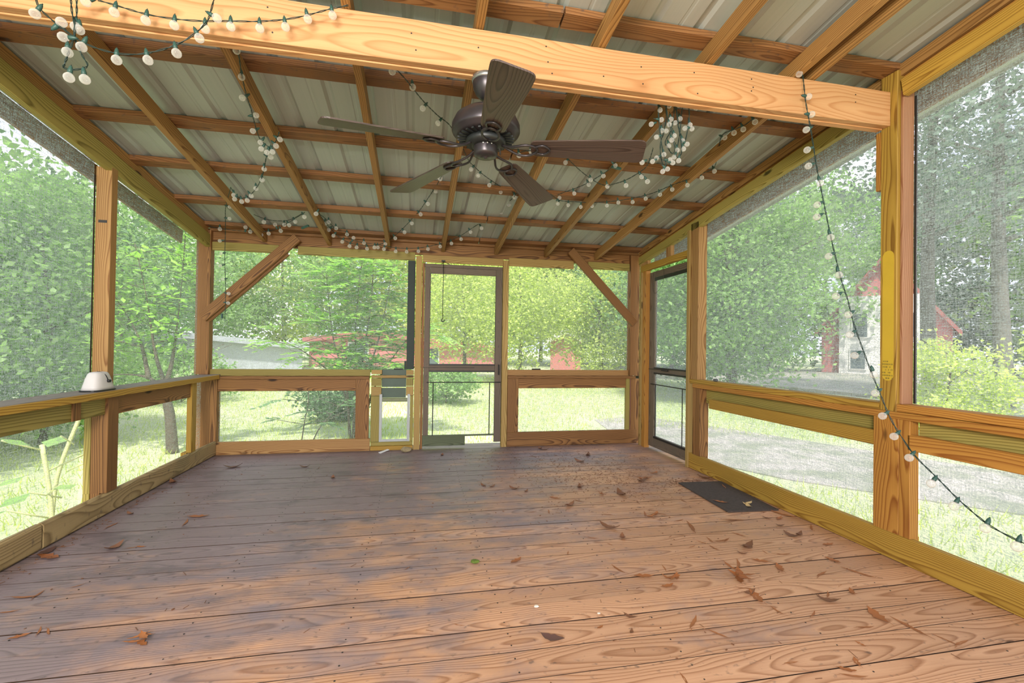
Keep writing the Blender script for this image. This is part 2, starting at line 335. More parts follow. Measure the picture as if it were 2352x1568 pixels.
STR=[('garlandonthebeamface',[[-1.176,1.955,2.353],[-1.118,1.955,2.343],[-1.02,1.955,2.326],[-0.926,1.955,2.323],[-0.837,1.955,2.329],[-0.724,1.955,2.346],[-0.639,1.955,2.358],[-0.545,1.955,2.38],[-0.465,1.955,2.408],[-0.367,1.955,2.452],[-0.3,1.955,2.477]],[[-1.118,1.955,2.343,-1.123,1.955,2.316],[-1.017,1.955,2.326,-1.02,1.955,2.302],[-0.924,1.955,2.323,-0.925,1.955,2.298],[-0.821,1.955,2.331,-0.82,1.955,2.301],[-0.732,1.955,2.345,-0.731,1.955,2.323],[-0.63,1.955,2.36,-0.628,1.955,2.332],[-0.54,1.955,2.381,-0.535,1.955,2.352],[-0.457,1.955,2.411,-0.453,1.955,2.396],[-0.365,1.955,2.452,-0.36,1.955,2.426],[-1.176,1.955,2.353,-1.214,1.955,2.34]]),('droopingloop',[[-1.351,1.93,2.321],[-1.316,1.9,2.258],[-1.24,1.88,2.192],[-1.167,1.88,2.145],[-1.069,1.88,2.124],[-0.978,1.88,2.137],[-0.882,1.88,2.182],[-0.819,1.88,2.236],[-0.792,1.9,2.294],[-0.793,1.93,2.348],[-0.794,1.96,2.42]],[[-1.316,1.9,2.258,-1.331,1.9,2.238],[-1.247,1.882,2.199,-1.24,1.882,2.21],[-1.069,1.88,2.124,-1.069,1.88,2.1],[-0.977,1.88,2.138,-0.971,1.88,2.113],[-0.887,1.88,2.179,-0.88,1.88,2.151],[-0.819,1.88,2.236,-0.807,1.88,2.217],[-0.793,1.922,2.334,-0.767,1.922,2.327],[-1.169,1.88,2.146,-1.177,1.88,2.131]]),('coil',[[-1.251,1.94,2.342],[-1.221,1.9,2.266],[-1.201,1.88,2.216],[-1.199,1.88,2.171],[-1.206,1.87,2.109],[-1.212,1.87,2.086],[-1.22,1.87,2.057],[-1.222,1.87,2.046],[-1.191,1.86,2.037],[-1.165,1.87,2.051],[-1.151,1.87,2.065],[-1.172,1.88,2.097],[-1.184,1.88,2.124],[-1.204,1.89,2.169],[-1.206,1.9,2.245],[-1.233,1.94,2.345]],[[-1.205,1.895,2.208,-1.205,1.895,2.208],[-1.205,1.894,2.199,-1.194,1.894,2.199],[-1.201,1.877,2.15,-1.23,1.877,2.156],[-1.208,1.87,2.1,-1.212,1.87,2.101],[-1.195,1.861,2.038,-1.2,1.861,2.009],[-1.165,1.87,2.051,-1.158,1.87,2.013]]),('rafterstring',[[-0.823,2.275,2.451],[-0.844,2.358,2.439],[-0.874,2.479,2.423],[-0.904,2.628,2.403],[-0.919,2.738,2.388],[-0.94,2.858,2.372],[-0.958,2.966,2.357],[-0.967,3.058,2.345],[-0.936,3.056,2.315],[-0.908,3.062,2.304],[-0.877,3.048,2.336],[-0.833,2.957,2.359]],[[-0.834,2.318,2.445,-0.841,2.318,2.443],[-0.879,2.501,2.42,-0.882,2.501,2.42],[-0.907,2.652,2.4,-0.929,2.652,2.39],[-0.934,2.825,2.376,-0.918,2.825,2.384],[-0.956,2.96,2.358,-0.977,2.96,2.35],[-0.958,3.058,2.336,-0.966,3.058,2.326],[-0.936,3.056,2.315,-0.96,3.056,2.286],[-0.914,3.061,2.307,-0.929,3.061,2.269],[-0.908,3.062,2.304,-0.898,3.062,2.276],[-0.89,3.054,2.323,-0.876,3.054,2.312],[-0.862,3.016,2.344,-0.844,3.016,2.339]]),('hangingdrop',[[-0.908,3.062,2.304],[-0.946,3.116,2.277],[-1.011,3.277,2.235],[-1.067,3.393,2.2],[-1.152,3.548,2.179],[-1.227,3.65,2.165],[-1.292,3.697,2.159],[-1.342,3.73,2.194],[-1.382,3.755,2.251]],[[-0.953,3.135,2.272,-0.929,3.135,2.27],[-1.007,3.267,2.238,-1.006,3.267,2.238],[-1.061,3.379,2.204,-1.052,3.379,2.202],[-1.135,3.518,2.183,-1.134,3.518,2.183],[-1.207,3.623,2.169,-1.198,3.623,2.159],[-1.245,3.663,2.163,-1.237,3.663,2.136],[-1.292,3.697,2.159,-1.286,3.697,2.134],[-1.325,3.719,2.182,-1.341,3.719,2.155],[-1.342,3.73,2.194,-1.351,3.73,2.187]]),('cornerdrop',[[-1.382,3.755,2.251],[-1.532,4.1,2.249],[-1.657,4.4,2.256],[-1.729,4.6,2.15],[-1.767,4.7,2.011],[-1.775,4.72,1.853],[-1.768,4.73,1.692],[-1.766,4.73,1.566],[-1.764,4.73,1.449],[-1.769,4.73,1.315]],[[-1.615,4.299,2.253,-1.586,4.299,2.25],[-1.696,4.51,2.198,-1.665,4.51,2.202],[-1.761,4.683,2.034,-1.805,4.683,2.034],[-1.772,4.711,1.923,-1.802,4.711,1.923],[-1.774,4.722,1.815,-1.812,4.722,1.811],[-1.768,4.73,1.688,-1.79,4.73,1.687],[-1.766,4.73,1.554,-1.74,4.73,1.555],[-1.764,4.73,1.465,-1.742,4.73,1.466]]),('backleftgarland',[[-1.969,4.84,2.212],[-1.916,4.84,2.19],[-1.735,4.84,2.173],[-1.583,4.84,2.17],[-1.428,4.84,2.189],[-1.274,4.7,2.214],[-1.123,4.55,2.258],[-0.944,4.096,2.195],[-1.191,4.6,2.247],[-1.3,4.6,2.231],[-1.396,4.6,2.241],[-1.357,4.172,2.165]],[[-1.866,4.84,2.185,-1.867,4.84,2.177],[-1.646,4.84,2.171,-1.645,4.84,2.208],[-1.602,4.84,2.171,-1.602,4.84,2.169],[-1.507,4.84,2.179,-1.505,4.84,2.146],[-1.441,4.84,2.187,-1.439,4.84,2.162],[-1.394,4.58,2.237,-1.404,4.58,2.207],[-1.35,4.769,2.201,-1.362,4.769,2.234],[-1.317,4.739,2.207,-1.303,4.739,2.172],[-1.258,4.685,2.219,-1.258,4.685,2.219],[-1.22,4.646,2.23,-1.206,4.646,2.209],[-1.15,4.577,2.25,-1.136,4.577,2.228],[-0.995,4.226,2.213,-0.977,4.226,2.188]]),('backgarland',[[-0.852,4.113,2.203],[-0.867,4.5,2.263],[-0.827,4.6,2.231],[-0.785,4.7,2.204],[-0.719,4.8,2.216],[-0.698,4.8,2.161],[-0.573,4.8,2.12],[-0.405,4.8,2.104],[-0.255,4.8,2.086],[-0.105,4.8,2.086],[0.026,4.8,2.102],[0.202,4.8,2.148],[0.319,4.75,2.185],[0.416,4.7,2.229],[0.502,4.6,2.276],[0.593,4.5,2.322],[0.681,4.4,2.369],[0.739,4.2,2.383],[0.774,4.0,2.389],[0.734,3.481,2.288]],[[-0.841,4.567,2.241,-0.841,4.567,2.242],[-0.795,4.675,2.211,-0.793,4.675,2.215],[-0.709,4.8,2.191,-0.71,4.8,2.19],[-0.652,4.8,2.146,-0.648,4.8,2.159],[-0.547,4.8,2.118,-0.547,4.8,2.113],[-0.442,4.8,2.108,-0.446,4.8,2.075],[-0.348,4.8,2.097,-0.353,4.8,2.063],[-0.236,4.8,2.086,-0.238,4.8,2.047],[-0.128,4.8,2.086,-0.13,4.8,2.049],[-0.016,4.8,2.097,-0.013,4.8,2.06],[0.078,4.8,2.116,0.083,4.8,2.088],[0.201,4.8,2.148,0.207,4.8,2.122],[0.308,4.754,2.182,0.319,4.754,2.15],[0.398,4.709,2.22,0.413,4.709,2.19],[0.485,4.62,2.267,0.5,4.62,2.246],[0.57,4.526,2.31,0.598,4.526,2.269],[0.653,4.433,2.354,0.679,4.433,2.319],[0.725,4.249,2.38,0.744,4.249,2.357],[0.765,4.05,2.388,0.78,4.05,2.374],[0.751,3.697,2.33,0.759,3.697,2.327],[-0.852,4.114,2.203,-0.859,4.114,2.192]]),('secondbackgarland',[[-0.838,4.128,2.2],[-0.886,4.6,2.256],[-0.854,4.75,2.225],[-0.78,4.8,2.156],[-0.679,4.82,2.11],[-0.532,4.82,2.088],[-0.385,4.82,2.118],[-0.298,4.78,2.159],[-0.231,4.7,2.197],[-0.144,4.55,2.243],[-0.069,4.4,2.291],[0.002,4.2,2.32],[0.062,4.0,2.36],[0.117,3.8,2.391],[0.156,3.184,2.298]],[[-0.879,4.634,2.249,-0.884,4.634,2.244],[-0.855,4.743,2.226,-0.872,4.743,2.209],[-0.813,4.777,2.187,-0.833,4.777,2.164],[-0.744,4.807,2.139,-0.755,4.807,2.115],[-0.679,4.82,2.11,-0.687,4.82,2.079],[-0.614,4.82,2.1,-0.62,4.82,2.07],[-0.524,4.82,2.09,-0.519,4.82,2.062],[-0.419,4.82,2.111,-0.414,4.82,2.081],[-0.35,4.804,2.134,-0.341,4.804,2.117],[-0.256,4.73,2.183,-0.241,4.73,2.164],[-0.174,4.603,2.227,-0.148,4.603,2.2],[-0.099,4.461,2.272,-0.077,4.461,2.254],[-0.022,4.266,2.311,0.003,4.266,2.292],[0.041,4.071,2.346,0.064,4.071,2.333],[0.105,3.846,2.384,0.123,3.846,2.375],[0.138,3.466,2.341,0.141,3.466,2.346]]),('stringbehindfan',[[-0.126,2.14,2.358],[-0.081,2.2,2.346],[-0.043,2.35,2.382],[0.012,2.5,2.401],[0.089,2.7,2.438],[0.188,2.85,2.439],[0.32,3.2,2.404],[0.363,3.3,2.407],[0.44,3.4,2.391],[0.521,3.5,2.384],[0.641,3.7,2.408],[0.734,3.8,2.413],[0.734,3.481,2.288]],[[-0.121,2.147,2.357,-0.135,2.147,2.341],[-0.049,2.326,2.376,-0.047,2.326,2.379],[0.025,2.533,2.407,0.004,2.533,2.384],[0.116,2.741,2.438,0.094,2.741,2.412],[0.378,3.32,2.404,0.356,3.32,2.379],[0.437,3.397,2.391,0.417,3.397,2.368],[0.546,3.542,2.389,0.524,3.542,2.355],[0.665,3.726,2.41,0.647,3.726,2.371]]),('rightgarland',[[0.993,3.443,2.293],[1.16,3.75,2.35],[1.279,3.7,2.332],[1.415,3.65,2.32],[1.55,3.6,2.323],[1.697,3.5,2.329],[1.799,3.4,2.34],[1.839,3.3,2.342],[1.892,3.2,2.357],[1.957,3.1,2.368],[2.04,3.05,2.402],[2.105,3.0,2.432],[1.997,2.8,2.466],[1.881,2.6,2.469],[1.903,2.5,2.464],[1.939,2.45,2.477],[1.885,2.32,2.445]],[[1.136,3.706,2.342,1.146,3.706,2.357],[1.16,3.75,2.35,1.145,3.75,2.319],[1.23,3.72,2.339,1.228,3.72,2.305],[1.328,3.682,2.328,1.327,3.682,2.286],[1.415,3.65,2.32,1.416,3.65,2.291],[1.528,3.608,2.322,1.531,3.608,2.291],[1.607,3.561,2.325,1.611,3.561,2.308],[1.7,3.498,2.329,1.708,3.498,2.3],[1.777,3.422,2.338,1.785,3.422,2.311],[1.835,3.309,2.342,1.848,3.309,2.312],[1.883,3.216,2.355,1.898,3.216,2.326],[1.948,3.114,2.366,1.963,3.114,2.33],[2.03,3.056,2.398,2.044,3.056,2.372],[2.1,3.004,2.429,2.112,3.004,2.408],[1.896,2.625,2.468,1.916,2.625,2.467],[1.898,2.522,2.465,1.907,2.522,2.45],[1.922,2.473,2.471,1.934,2.473,2.452],[1.897,2.348,2.452,1.914,2.348,2.436]]),('crossingstring',[[0.612,2.92,2.364],[0.71,2.822,2.347],[0.89,3.1,2.465],[0.98,3.1,2.459],[1.085,3.15,2.41],[1.204,3.2,2.36],[1.341,3.239,2.321],[1.339,3.0,2.251],[1.373,2.9,2.246],[1.402,2.8,2.254],[1.403,2.7,2.253],[1.374,2.6,2.248],[1.294,2.4,2.242]],[[0.619,2.913,2.362,0.623,2.913,2.342],[0.686,2.846,2.351,0.688,2.846,2.346],[0.93,3.1,2.462,0.929,3.1,2.457],[1.027,3.123,2.437,1.007,3.123,2.414],[1.238,3.21,2.35,1.232,3.21,2.34],[1.364,2.925,2.247,1.379,2.925,2.213],[1.402,2.789,2.254,1.425,2.789,2.229],[1.402,2.772,2.253,1.457,2.772,2.194],[1.34,3.164,2.299,1.344,3.164,2.285]]),('risingstring',[[1.051,3.448,2.292],[1.136,3.5,2.34],[1.191,3.4,2.343],[1.243,3.3,2.35],[1.286,3.15,2.359],[1.31,3.05,2.368],[1.294,2.905,2.366]],[[1.17,3.438,2.342,1.184,3.438,2.31],[1.243,3.3,2.35,1.25,3.3,2.337],[1.29,3.135,2.36,1.3,3.135,2.348],[1.3,2.961,2.367,1.313,2.961,2.359]]),('bundle',[[1.174,2.13,2.347],[1.194,2.16,2.288],[1.216,2.18,2.209],[1.23,2.18,2.131],[1.25,2.18,2.065],[1.241,2.18,2.041],[1.231,2.2,2.105],[1.228,2.2,2.174],[1.245,2.2,2.233],[1.259,2.2,2.315],[1.216,2.13,2.347],[1.248,2.16,2.283],[1.274,2.16,2.206],[1.287,2.16,2.128],[1.27,2.16,2.111],[1.273,2.2,2.155],[1.255,2.2,2.188],[1.287,2.2,2.249],[1.286,2.17,2.326],[1.264,2.13,2.357],[1.306,2.17,2.306],[1.322,2.17,2.216],[1.333,2.17,2.137],[1.319,2.17,2.101],[1.316,2.2,2.125],[1.331,2.2,2.196],[1.343,2.2,2.278],[1.333,2.17,2.355],[1.341,2.13,2.358],[1.368,2.16,2.308],[1.362,2.17,2.232],[1.343,2.17,2.172],[1.335,2.2,2.254],[1.324,2.2,2.322],[1.274,2.13,2.354]],[[1.184,2.145,2.317,1.193,2.145,2.319],[1.197,2.163,2.277,1.211,2.163,2.28],[1.202,2.167,2.262,1.157,2.167,2.253],[1.221,2.135,2.337,1.238,2.135,2.341],[1.28,2.138,2.351,1.293,2.138,2.354],[1.349,2.14,2.341,1.394,2.14,2.351],[1.287,2.181,2.298,1.276,2.181,2.298],[1.339,2.187,2.31,1.332,2.187,2.31],[1.328,2.2,2.297,1.312,2.2,2.293],[1.256,2.16,2.259,1.254,2.16,2.259],[1.365,2.165,2.272,1.376,2.165,2.272],[1.364,2.167,2.254,1.388,2.167,2.254],[1.364,2.167,2.252,1.348,2.167,2.252],[1.247,2.2,2.243,1.237,2.2,2.243],[1.247,2.2,2.244,1.26,2.2,2.244],[1.275,2.16,2.201,1.284,2.16,2.203],[1.278,2.16,2.181,1.269,2.16,2.179],[1.341,2.176,2.189,1.341,2.176,2.189],[1.344,2.17,2.176,1.363,2.17,2.172],[1.332,2.17,2.143,1.343,2.17,2.145],[1.321,2.2,2.149,1.326,2.2,2.149],[1.269,2.2,2.163,1.276,2.2,2.167],[1.218,2.18,2.201,1.194,2.18,2.196],[1.231,2.2,2.105,1.206,2.2,2.096],[1.233,2.196,2.094,1.182,2.196,2.074],[1.237,2.18,2.109,1.237,2.18,2.109],[1.247,2.18,2.076,1.272,2.18,2.085],[1.25,2.18,2.065,1.288,2.18,2.071],[1.319,2.17,2.101,1.316,2.17,2.081],[1.316,2.2,2.125,1.307,2.2,2.11],[1.241,2.18,2.041,1.258,2.18,2.036],[1.241,2.18,2.041,1.231,2.18,2.02],[1.231,2.2,2.105,1.125,2.2,2.065]]),('rightdrape',[[1.897,2.0,2.541],[1.896,1.985,2.483],[1.896,1.97,2.364],[1.908,1.96,2.261],[1.919,1.95,2.159],[1.924,1.93,2.02],[1.93,1.91,1.905],[1.941,1.9,1.817],[1.959,1.87,1.619],[1.978,1.84,1.446],[1.997,1.82,1.341],[2.006,1.8,1.237],[2.034,1.77,1.094],[2.048,1.75,1.014],[2.067,1.72,0.907],[2.074,1.68,0.804],[2.096,1.64,0.714],[2.088,1.58,0.652],[2.083,1.5,0.592],[2.079,1.42,0.529],[2.056,1.32,0.48],[2.026,1.25,0.47],[1.995,1.17,0.467],[1.965,1.08,0.469]],[[1.897,1.993,2.513,1.88,1.993,2.508],[1.896,1.972,2.381,1.916,1.972,2.385],[1.905,1.962,2.285,1.925,1.962,2.291],[1.913,1.955,2.213,1.888,1.955,2.206],[1.921,1.943,2.109,1.882,1.943,2.099],[1.923,1.931,2.024,1.878,1.931,2.014],[1.929,1.914,1.925,1.931,1.914,1.926],[1.94,1.901,1.824,1.901,1.901,1.814],[1.945,1.892,1.766,1.89,1.892,1.751],[1.956,1.875,1.652,1.954,1.875,1.651],[1.965,1.861,1.567,1.928,1.861,1.556],[1.976,1.844,1.467,1.97,1.844,1.465],[1.991,1.827,1.377,1.935,1.827,1.36],[2.002,1.808,1.278,1.985,1.808,1.273],[2.015,1.79,1.191,1.976,1.79,1.178],[2.034,1.771,1.097,1.981,1.771,1.081],[2.052,1.744,0.993,2.058,1.744,0.994],[2.065,1.723,0.918,2.042,1.723,0.911],[2.073,1.688,0.824,2.041,1.688,0.813],[2.089,1.652,0.742,2.06,1.652,0.728],[2.09,1.591,0.664,2.064,1.591,0.649],[2.083,1.497,0.589,2.054,1.497,0.567],[2.078,1.415,0.527,2.052,1.415,0.504],[2.049,1.304,0.478,2.037,1.304,0.462],[2.002,1.186,0.468,1.991,1.186,0.449]])]
LV=[(1.167,2.651,'c',0.091),(0.511,2.322,'o',0.058),(0.517,1.682,'w',0.063),(1.185,2.505,'c',0.051),(1.004,2.523,'n',0.055),(1.224,2.114,'n',0.044),(1.086,2.054,'o',0.071),(1.214,1.998,'b',0.083),(1.15,1.957,'o',0.053),(0.993,2.145,'n',0.069),(0.72,1.714,'o',0.024),(0.869,1.756,'c',0.039),(0.828,1.664,'c',0.024),(1.53,1.981,'b',0.127),(1.522,1.953,'o',0.063),(1.494,1.869,'n',0.056),(1.492,1.802,'o',0.078),(1.487,1.832,'c',0.051),(1.505,1.69,'n',0.048),(1.822,2.261,'c',0.083),(1.883,2.419,'n',0.062),(1.767,2.364,'n',0.055),(1.733,2.194,'c',0.038),(1.623,2.092,'n',0.08),(1.767,2.096,'o',0.063),(1.807,2.018,'o',0.066),(1.949,2.152,'n',0.066),(1.868,2.187,'n',0.033),(2.303,2.214,'o',0.054),(2.151,2.04,'o',0.055),(1.966,1.922,'n',0.073),(2.155,1.903,'n',0.099),(1.829,1.761,'n',0.047),(1.788,1.714,'c',0.065),(1.963,1.764,'o',0.044),(1.958,1.749,'n',0.028),(1.894,1.585,'o',0.084),(1.766,1.526,'n',0.056),(1.938,1.496,'n',0.094),(2.035,1.374,'n',0.066),(1.647,1.442,'o',0.026),(1.632,1.641,'n',0.047),(1.153,1.589,'n',0.06),(1.103,1.678,'n',0.077),(1.471,1.336,'o',0.042),(1.541,1.361,'o',0.037),(1.464,1.305,'n',0.065),(0.884,1.395,'n',0.043),(1.305,1.398,'n',0.043),(2.189,2.355,'c',0.062),(2.252,2.364,'c',0.052),(2.413,2.678,'n',0.129),(2.336,2.611,'o',0.057),(2.256,2.624,'c',0.04),(2.416,2.437,'n',0.07),(2.244,2.5,'c',0.038),(1.665,2.575,'n',0.118),(2.023,2.625,'n',0.112),(1.666,2.381,'n',0.055),(1.725,2.365,'n',0.075),(1.625,2.283,'n',0.053),(1.514,2.319,'n',0.039),(1.599,2.356,'n',0.045),(2.294,2.842,'y',0.104),(2.135,2.931,'o',0.068),(2.403,3.258,'m',0.069),(-1.812,2.755,'o',0.097),(-1.866,2.824,'w',0.077),(-1.626,2.353,'n',0.082),(-1.587,2.36,'n',0.056),(-1.601,2.234,'n',0.053),(-1.386,2.065,'n',0.046),(-1.426,2.041,'o',0.045),(-1.346,2.055,'n',0.043),(-0.99,1.941,'b',0.07),(-0.968,1.917,'o',0.044),(-1.568,2.831,'c',0.079),(-1.434,2.819,'o',0.037),(-1.765,3.165,'n',0.073),(-1.341,3.245,'o',0.088),(-1.372,3.148,'n',0.079),(-1.469,2.809,'n',0.046),(-1.865,4.057,'c',0.075),(-1.478,2.418,'n',0.039),(-1.775,3.362,'c',0.044),(-0.035,2.332,'n',0.03),(0.177,1.826,'n',0.034),(0.804,2.358,'n',0.033),(-0.973,4.397,'c',0.062),(-0.667,4.007,'c',0.057),(-1.581,4.472,'c',0.1),(0.521,3.608,'c',0.048),(0.585,3.575,'c',0.048),(0.743,3.494,'c',0.061),(0.822,3.417,'c',0.04),(0.998,3.236,'o',0.064),(1.262,3.458,'c',0.062),(1.362,3.259,'b',0.059),(1.509,3.236,'c',0.098),(1.884,3.58,'b',0.081),(2.058,3.714,'b',0.076),(1.835,3.524,'c',0.086),(1.537,4.221,'c',0.084),(1.057,3.068,'c',0.073),(1.149,3.145,'n',0.062),(1.529,2.783,'b',0.069),(1.607,2.81,'n',0.058),(1.491,2.829,'n',0.064),(1.24,2.854,'n',0.057),(0.872,2.97,'n',0.052),(0.762,2.988,'n',0.041),(1.901,3.025,'n',0.057),(1.658,2.685,'n',0.056),(1.068,2.423,'n',0.029),(1.467,2.464,'n',0.026),(2.419,3.524,'c',0.089),(1.718,4.464,'c',0.08),(1.338,4.756,'c',0.065),(0.252,4.671,'c',0.052),(0.277,2.965,'n',0.033),(1.308,4.823,'c',0.056),(1.255,2.086,'n',0.043),(1.993,1.403,'n',0.05),(1.958,1.815,'n',0.025)]

# ================================================================ deck
XL, XR, YB = -1.905, 2.477, 4.953
XLU = -1.99      # inner plane of the upper left screens
YU = 5.0         # inner plane of the upper back screens
SL = -.135
def zr(y, z0): return z0 + SL*(y-2.05)
floor = structure('floor', 'weathered wooden deck floor of long boards', 'floor', (.3, 2, 0))
y = 1.632 - .1425*19
k = 0
while y < 5.06:
    dz = rnd.uniform(-.0012, .0012)
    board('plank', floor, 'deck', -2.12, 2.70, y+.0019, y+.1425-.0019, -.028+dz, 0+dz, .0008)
    y += .1425; k += 1
sv, sf = [], []
for j in range(k):
    yy = 1.632-.1425*19 + .1425*j
    for xx in (-1.45, -.85, -.25, .35, .95, 1.55, 2.15):
        for o_ in (.035, .105):
            a, b = lathe_data([(.0032, 0), (.0032, .0014)], 6)
            sv += [(x+xx+.004*math.sin(j*7+xx), y_+yy+o_, z+.0004) for x, y_, z in a]
            n0 = len(sv)-12; sf += [tuple(i+n0 for i in t) for t in b]
o = link('screw_head', me_from(sv, sf), M_STEEL, floor); o.location = -floor.location; o['kind'] = 'stuff'
for xx in (-1.45, -.85, -.25, .35, .95, 1.55, 2.15):
    board('joist', floor, 'purlin', xx-.019, xx+.019, -1.1, 5.05, -.17, -.0302)

for nm, b_ in (('shade_skirt', (-2.16, -2.122, -1.1, 5.10)), ('shade_skirt', (2.702, 2.74, -1.1, 5.10))):  # unseen skirt boards, added to keep light from under the plank gaps
    board(nm, floor, 'purlin', b_[0], b_[1], b_[2], b_[3], -.42, -.004)
board('shade_skirt', floor, 'purlin', -2.12, 2.70, 5.062, 5.10, -.42, -.032); board('shade_skirt', floor, 'purlin', -2.12, 2.70, -1.14, -1.105, -.42, -.004)
# ================================================================ roof
ceiling = structure('ceiling', 'sloping ribbed metal porch roof on exposed wooden rafters', 'ceiling', (.3, 2, 2.6))
def roof_panel(x0, w, n=4):
    pr = []
    p = w/n
    for i in range(n):
        a = x0+i*p
        pr += [(a, 0), (a+.045*p/.2286, 0)]
        for c in (.105,):
            pr += [(a+(c-.012), 0), (a+(c-.006), .0025), (a+(c+.006), .0025), (a+(c+.012), 0)]
        pr += [(a+p-.055, 0), (a+p-.038, .015), (a+p-.017, .015)]
    pr.append((x0+w, 0)); ys = (-1.15, 5.17)
    vs = [(x, yy, zr(yy, 2.642)+z) for yy in ys for x, z in pr]; n_ = len(pr)
    vs += [(x, yy, zr(yy, 2.642)+z+.0012) for yy in ys for x, z in pr]
    fs = [(i, i+1, n_+i+1, n_+i) for i in range(n_-1)] + [(2*n_+i+1, 2*n_+i, 3*n_+i, 3*n_+i+1) for i in range(n_-1)]
    vs = [Vector(v)-ceiling.location for v in vs]
    link('roof_panel', me_from(vs, fs), M_ROOF, ceiling)
for i in range(6): roof_panel(-2.33+i*.9144+.0002*i, .9144)
for yy in (-.90, -.30, .28, .83, 1.40, 1.98, 2.545, 3.155, 3.70, 4.31, 4.87):
    ym = yy+.045; zc = zr(ym, 2.62)
    q = Euler((math.atan(SL), 0, 0)).to_quaternion()
    for xa, xb in ((-2.28, .62), (.63, 2.80)) if yy not in (2.545, 3.70) else ((-2.28, 2.80),):
        link('purlin', box_mesh(xb-xa, .089, .037), MW['purlin'], ceiling, ((xa+xb)/2, ym, zc), q)
for xc in (-1.515, -.905, -.318, .245, .822, 1.388, 1.985):
    ya, yb = -.95, 4.99
    slant('rafter', ceiling, 'rafter', (xc, ya, zr(ya, 2.501)+.047), (xc, yb, zr(yb, 2.501)+.047), .089, .038)
slant('rafter', ceiling, 'rafter', (1.89, -.95, zr(-.95, 2.501)+.047), (1.89, 2.12, zr(2.12, 2.501)+.047), .089, .038)
# header over the back screens
board('header_board', ceiling, 'brown', -2.12, 2.56, YU+.0005, YU+.038, 2.065, 2.215)
board('header_board', ceiling, 'brown', -2.0, 2.5, 4.965, YU-.0005, 2.185, 2.212)
# rib closures seen as dark humps on the eave
# conduit
tube('conduit', [(1.937, yy, zr(yy, 2.55)) for yy in (-.9, 0, 1, 1.9, 2.05)], .0105, M_CONDUIT, ceiling, 8)

# crossbeam (two boards side by side)
beam = structure('crossbeam', 'pale yellow doubled crossbeam spanning the porch above the ceiling fan', 'beam', (.3, 2.05, 2.41))
board('beam_board', beam, 'beam', -2.0, 2.476, 2.015, 2.0515, 2.319, 2.503)
board('beam_board', beam, 'beam', -2.0, 2.470, 2.0535, 2.090, 2.314, 2.499)
nv, nf = [], []
for (xx, zz) in [(-.62, 2.46), (-.6, 2.36), (-.05, 2.44), (-.03, 2.37), (.55, 2.47), (.56, 2.40), (.58, 2.35), (1.02, 2.44), (1.03, 2.36), (1.3, 2.45), (1.32, 2.35), (1.62, 2.46), (1.63, 2.42), (1.62, 2.40), (2.25, 2.46), (2.25, 2.42), (.83, 2.37), (.24, 2.42)]:
    a, b = lathe_data([(.0035, 0), (.0035, .001)], 8)
    n0 = len(nv); nv += [Vector((x+xx, 2.0148-z, y_+zz))-beam.location for x, y_, z in a]; nf += [tuple(i+n0 for i in t) for t in b]
o = link('nail_head', me_from(nv, nf), M_STEEL, beam); o['kind'] = 'stuff'

# ================================================================ left wall
def screen(parent, pts, mat=M_SCR, axis='x', pos=0.0):
    """flat screen in plane axis=pos; pts are (along, z). Built with local X along the wall so that the weave follows it."""
    base = Vector((pos, 0, 0)) if axis == 'x' else Vector((0, pos, 0))
    v = [(a, 0, z) for a, z in pts] ; n = len(v)
    me = me_from([(a, -.0005, z) for a, z in pts]+[(a, .0005, z) for a, z in pts][:0], [tuple(range(n))])
    q = Euler((0, 0, PI/2)).to_quaternion() if axis == 'x' else Euler((0, 0, 0)).to_quaternion()
    return link('insect_screen', me, mat, parent, base, q)
wl = structure('wall_left', 'screened left porch wall framed in yellowish lumber with a shelf rail', 'wall', (XL, 2, 0))
board('bottom_plate', wl, 'plate', XL-.038, XL, 2.86, YB, .002, .140, .012)
board('bottom_plate', wl, 'plate', XL-.040, XL-.001, -1.0, 2.845, .002, .142, .014)
board('shelf_cap', wl, 'railcap', XLU-.083, XL+.012, -1.0, YB+.04, .752, .787, .003)
board('shelf_edge', wl, 'yellow', XL+.0125, XL+.026, -1.0, YB-.02, .745, .785)
board('rail', wl, 'green', XL-.055, XL-.018, -1.0, 3.351, .636, .744)
board('rail', wl, 'brown', XL-.055, XL-.018, 3.463, 4.54, .622, .744)
board('rail_block', wl, 'brown', XL-.0175, XL-.008, 3.06, 3.125, .637, .743)
board('post', wl, 'brown', XL-.092, XL-.001, 3.352, 3.458, .142, .7515)
board('post_foot', wl, 'brown', XL-.092, XL-.0415, 3.353, 3.457, .002, .1415)
board('post_foot', wl, 'green', XL-.130, XL-.093, 3.35, 3.40, .002, .1415)
board('post_foot', wl, 'yellow', XL-.045-.04, XL-.0415, 4.46, 4.545, .002, .1415)
board('post_strip', wl, 'green', XL-.130, XL-.093, 3.35, 3.40, .142, .7515)
board('post', wl, 'post', -2.080, XLU, 3.482, 3.545, .788, 2.24)
board('screen_edge_strip', wl, M_BLACK, -2.0832, -2.0805, 3.468, 3.4815, .80, 2.18)
board('stud', wl, 'yellow', XL-.045, XL-.005, 4.46, 4.545, .142, .742)
for ya, yb in ((-1.0, 4.95),):
    slant('top_plate', wl, 'green', (XLU-.020, ya, zr(ya, 2.412)+.063), (XLU-.020, yb, zr(yb, 2.412)+.063), .126, .038)
    slant('rim_rafter', wl, 'brown', (XLU-.062, ya, zr(ya, 2.50)+.06), (XLU-.062, yb, zr(yb, 2.50)+.06), .13, .038)
    slant('rim_rafter', wl, 'rafter', (XLU-.030, ya, zr(ya, 2.545)+.045), (XLU-.030, yb, zr(yb, 2.545)+.045), .075, .02)
slant('barge_board', wl, 'purlin', (-2.31, -1, zr(-1, 2.50)+.05), (-2.31, 5.1, zr(5.1, 2.50)+.05), .13, .022)
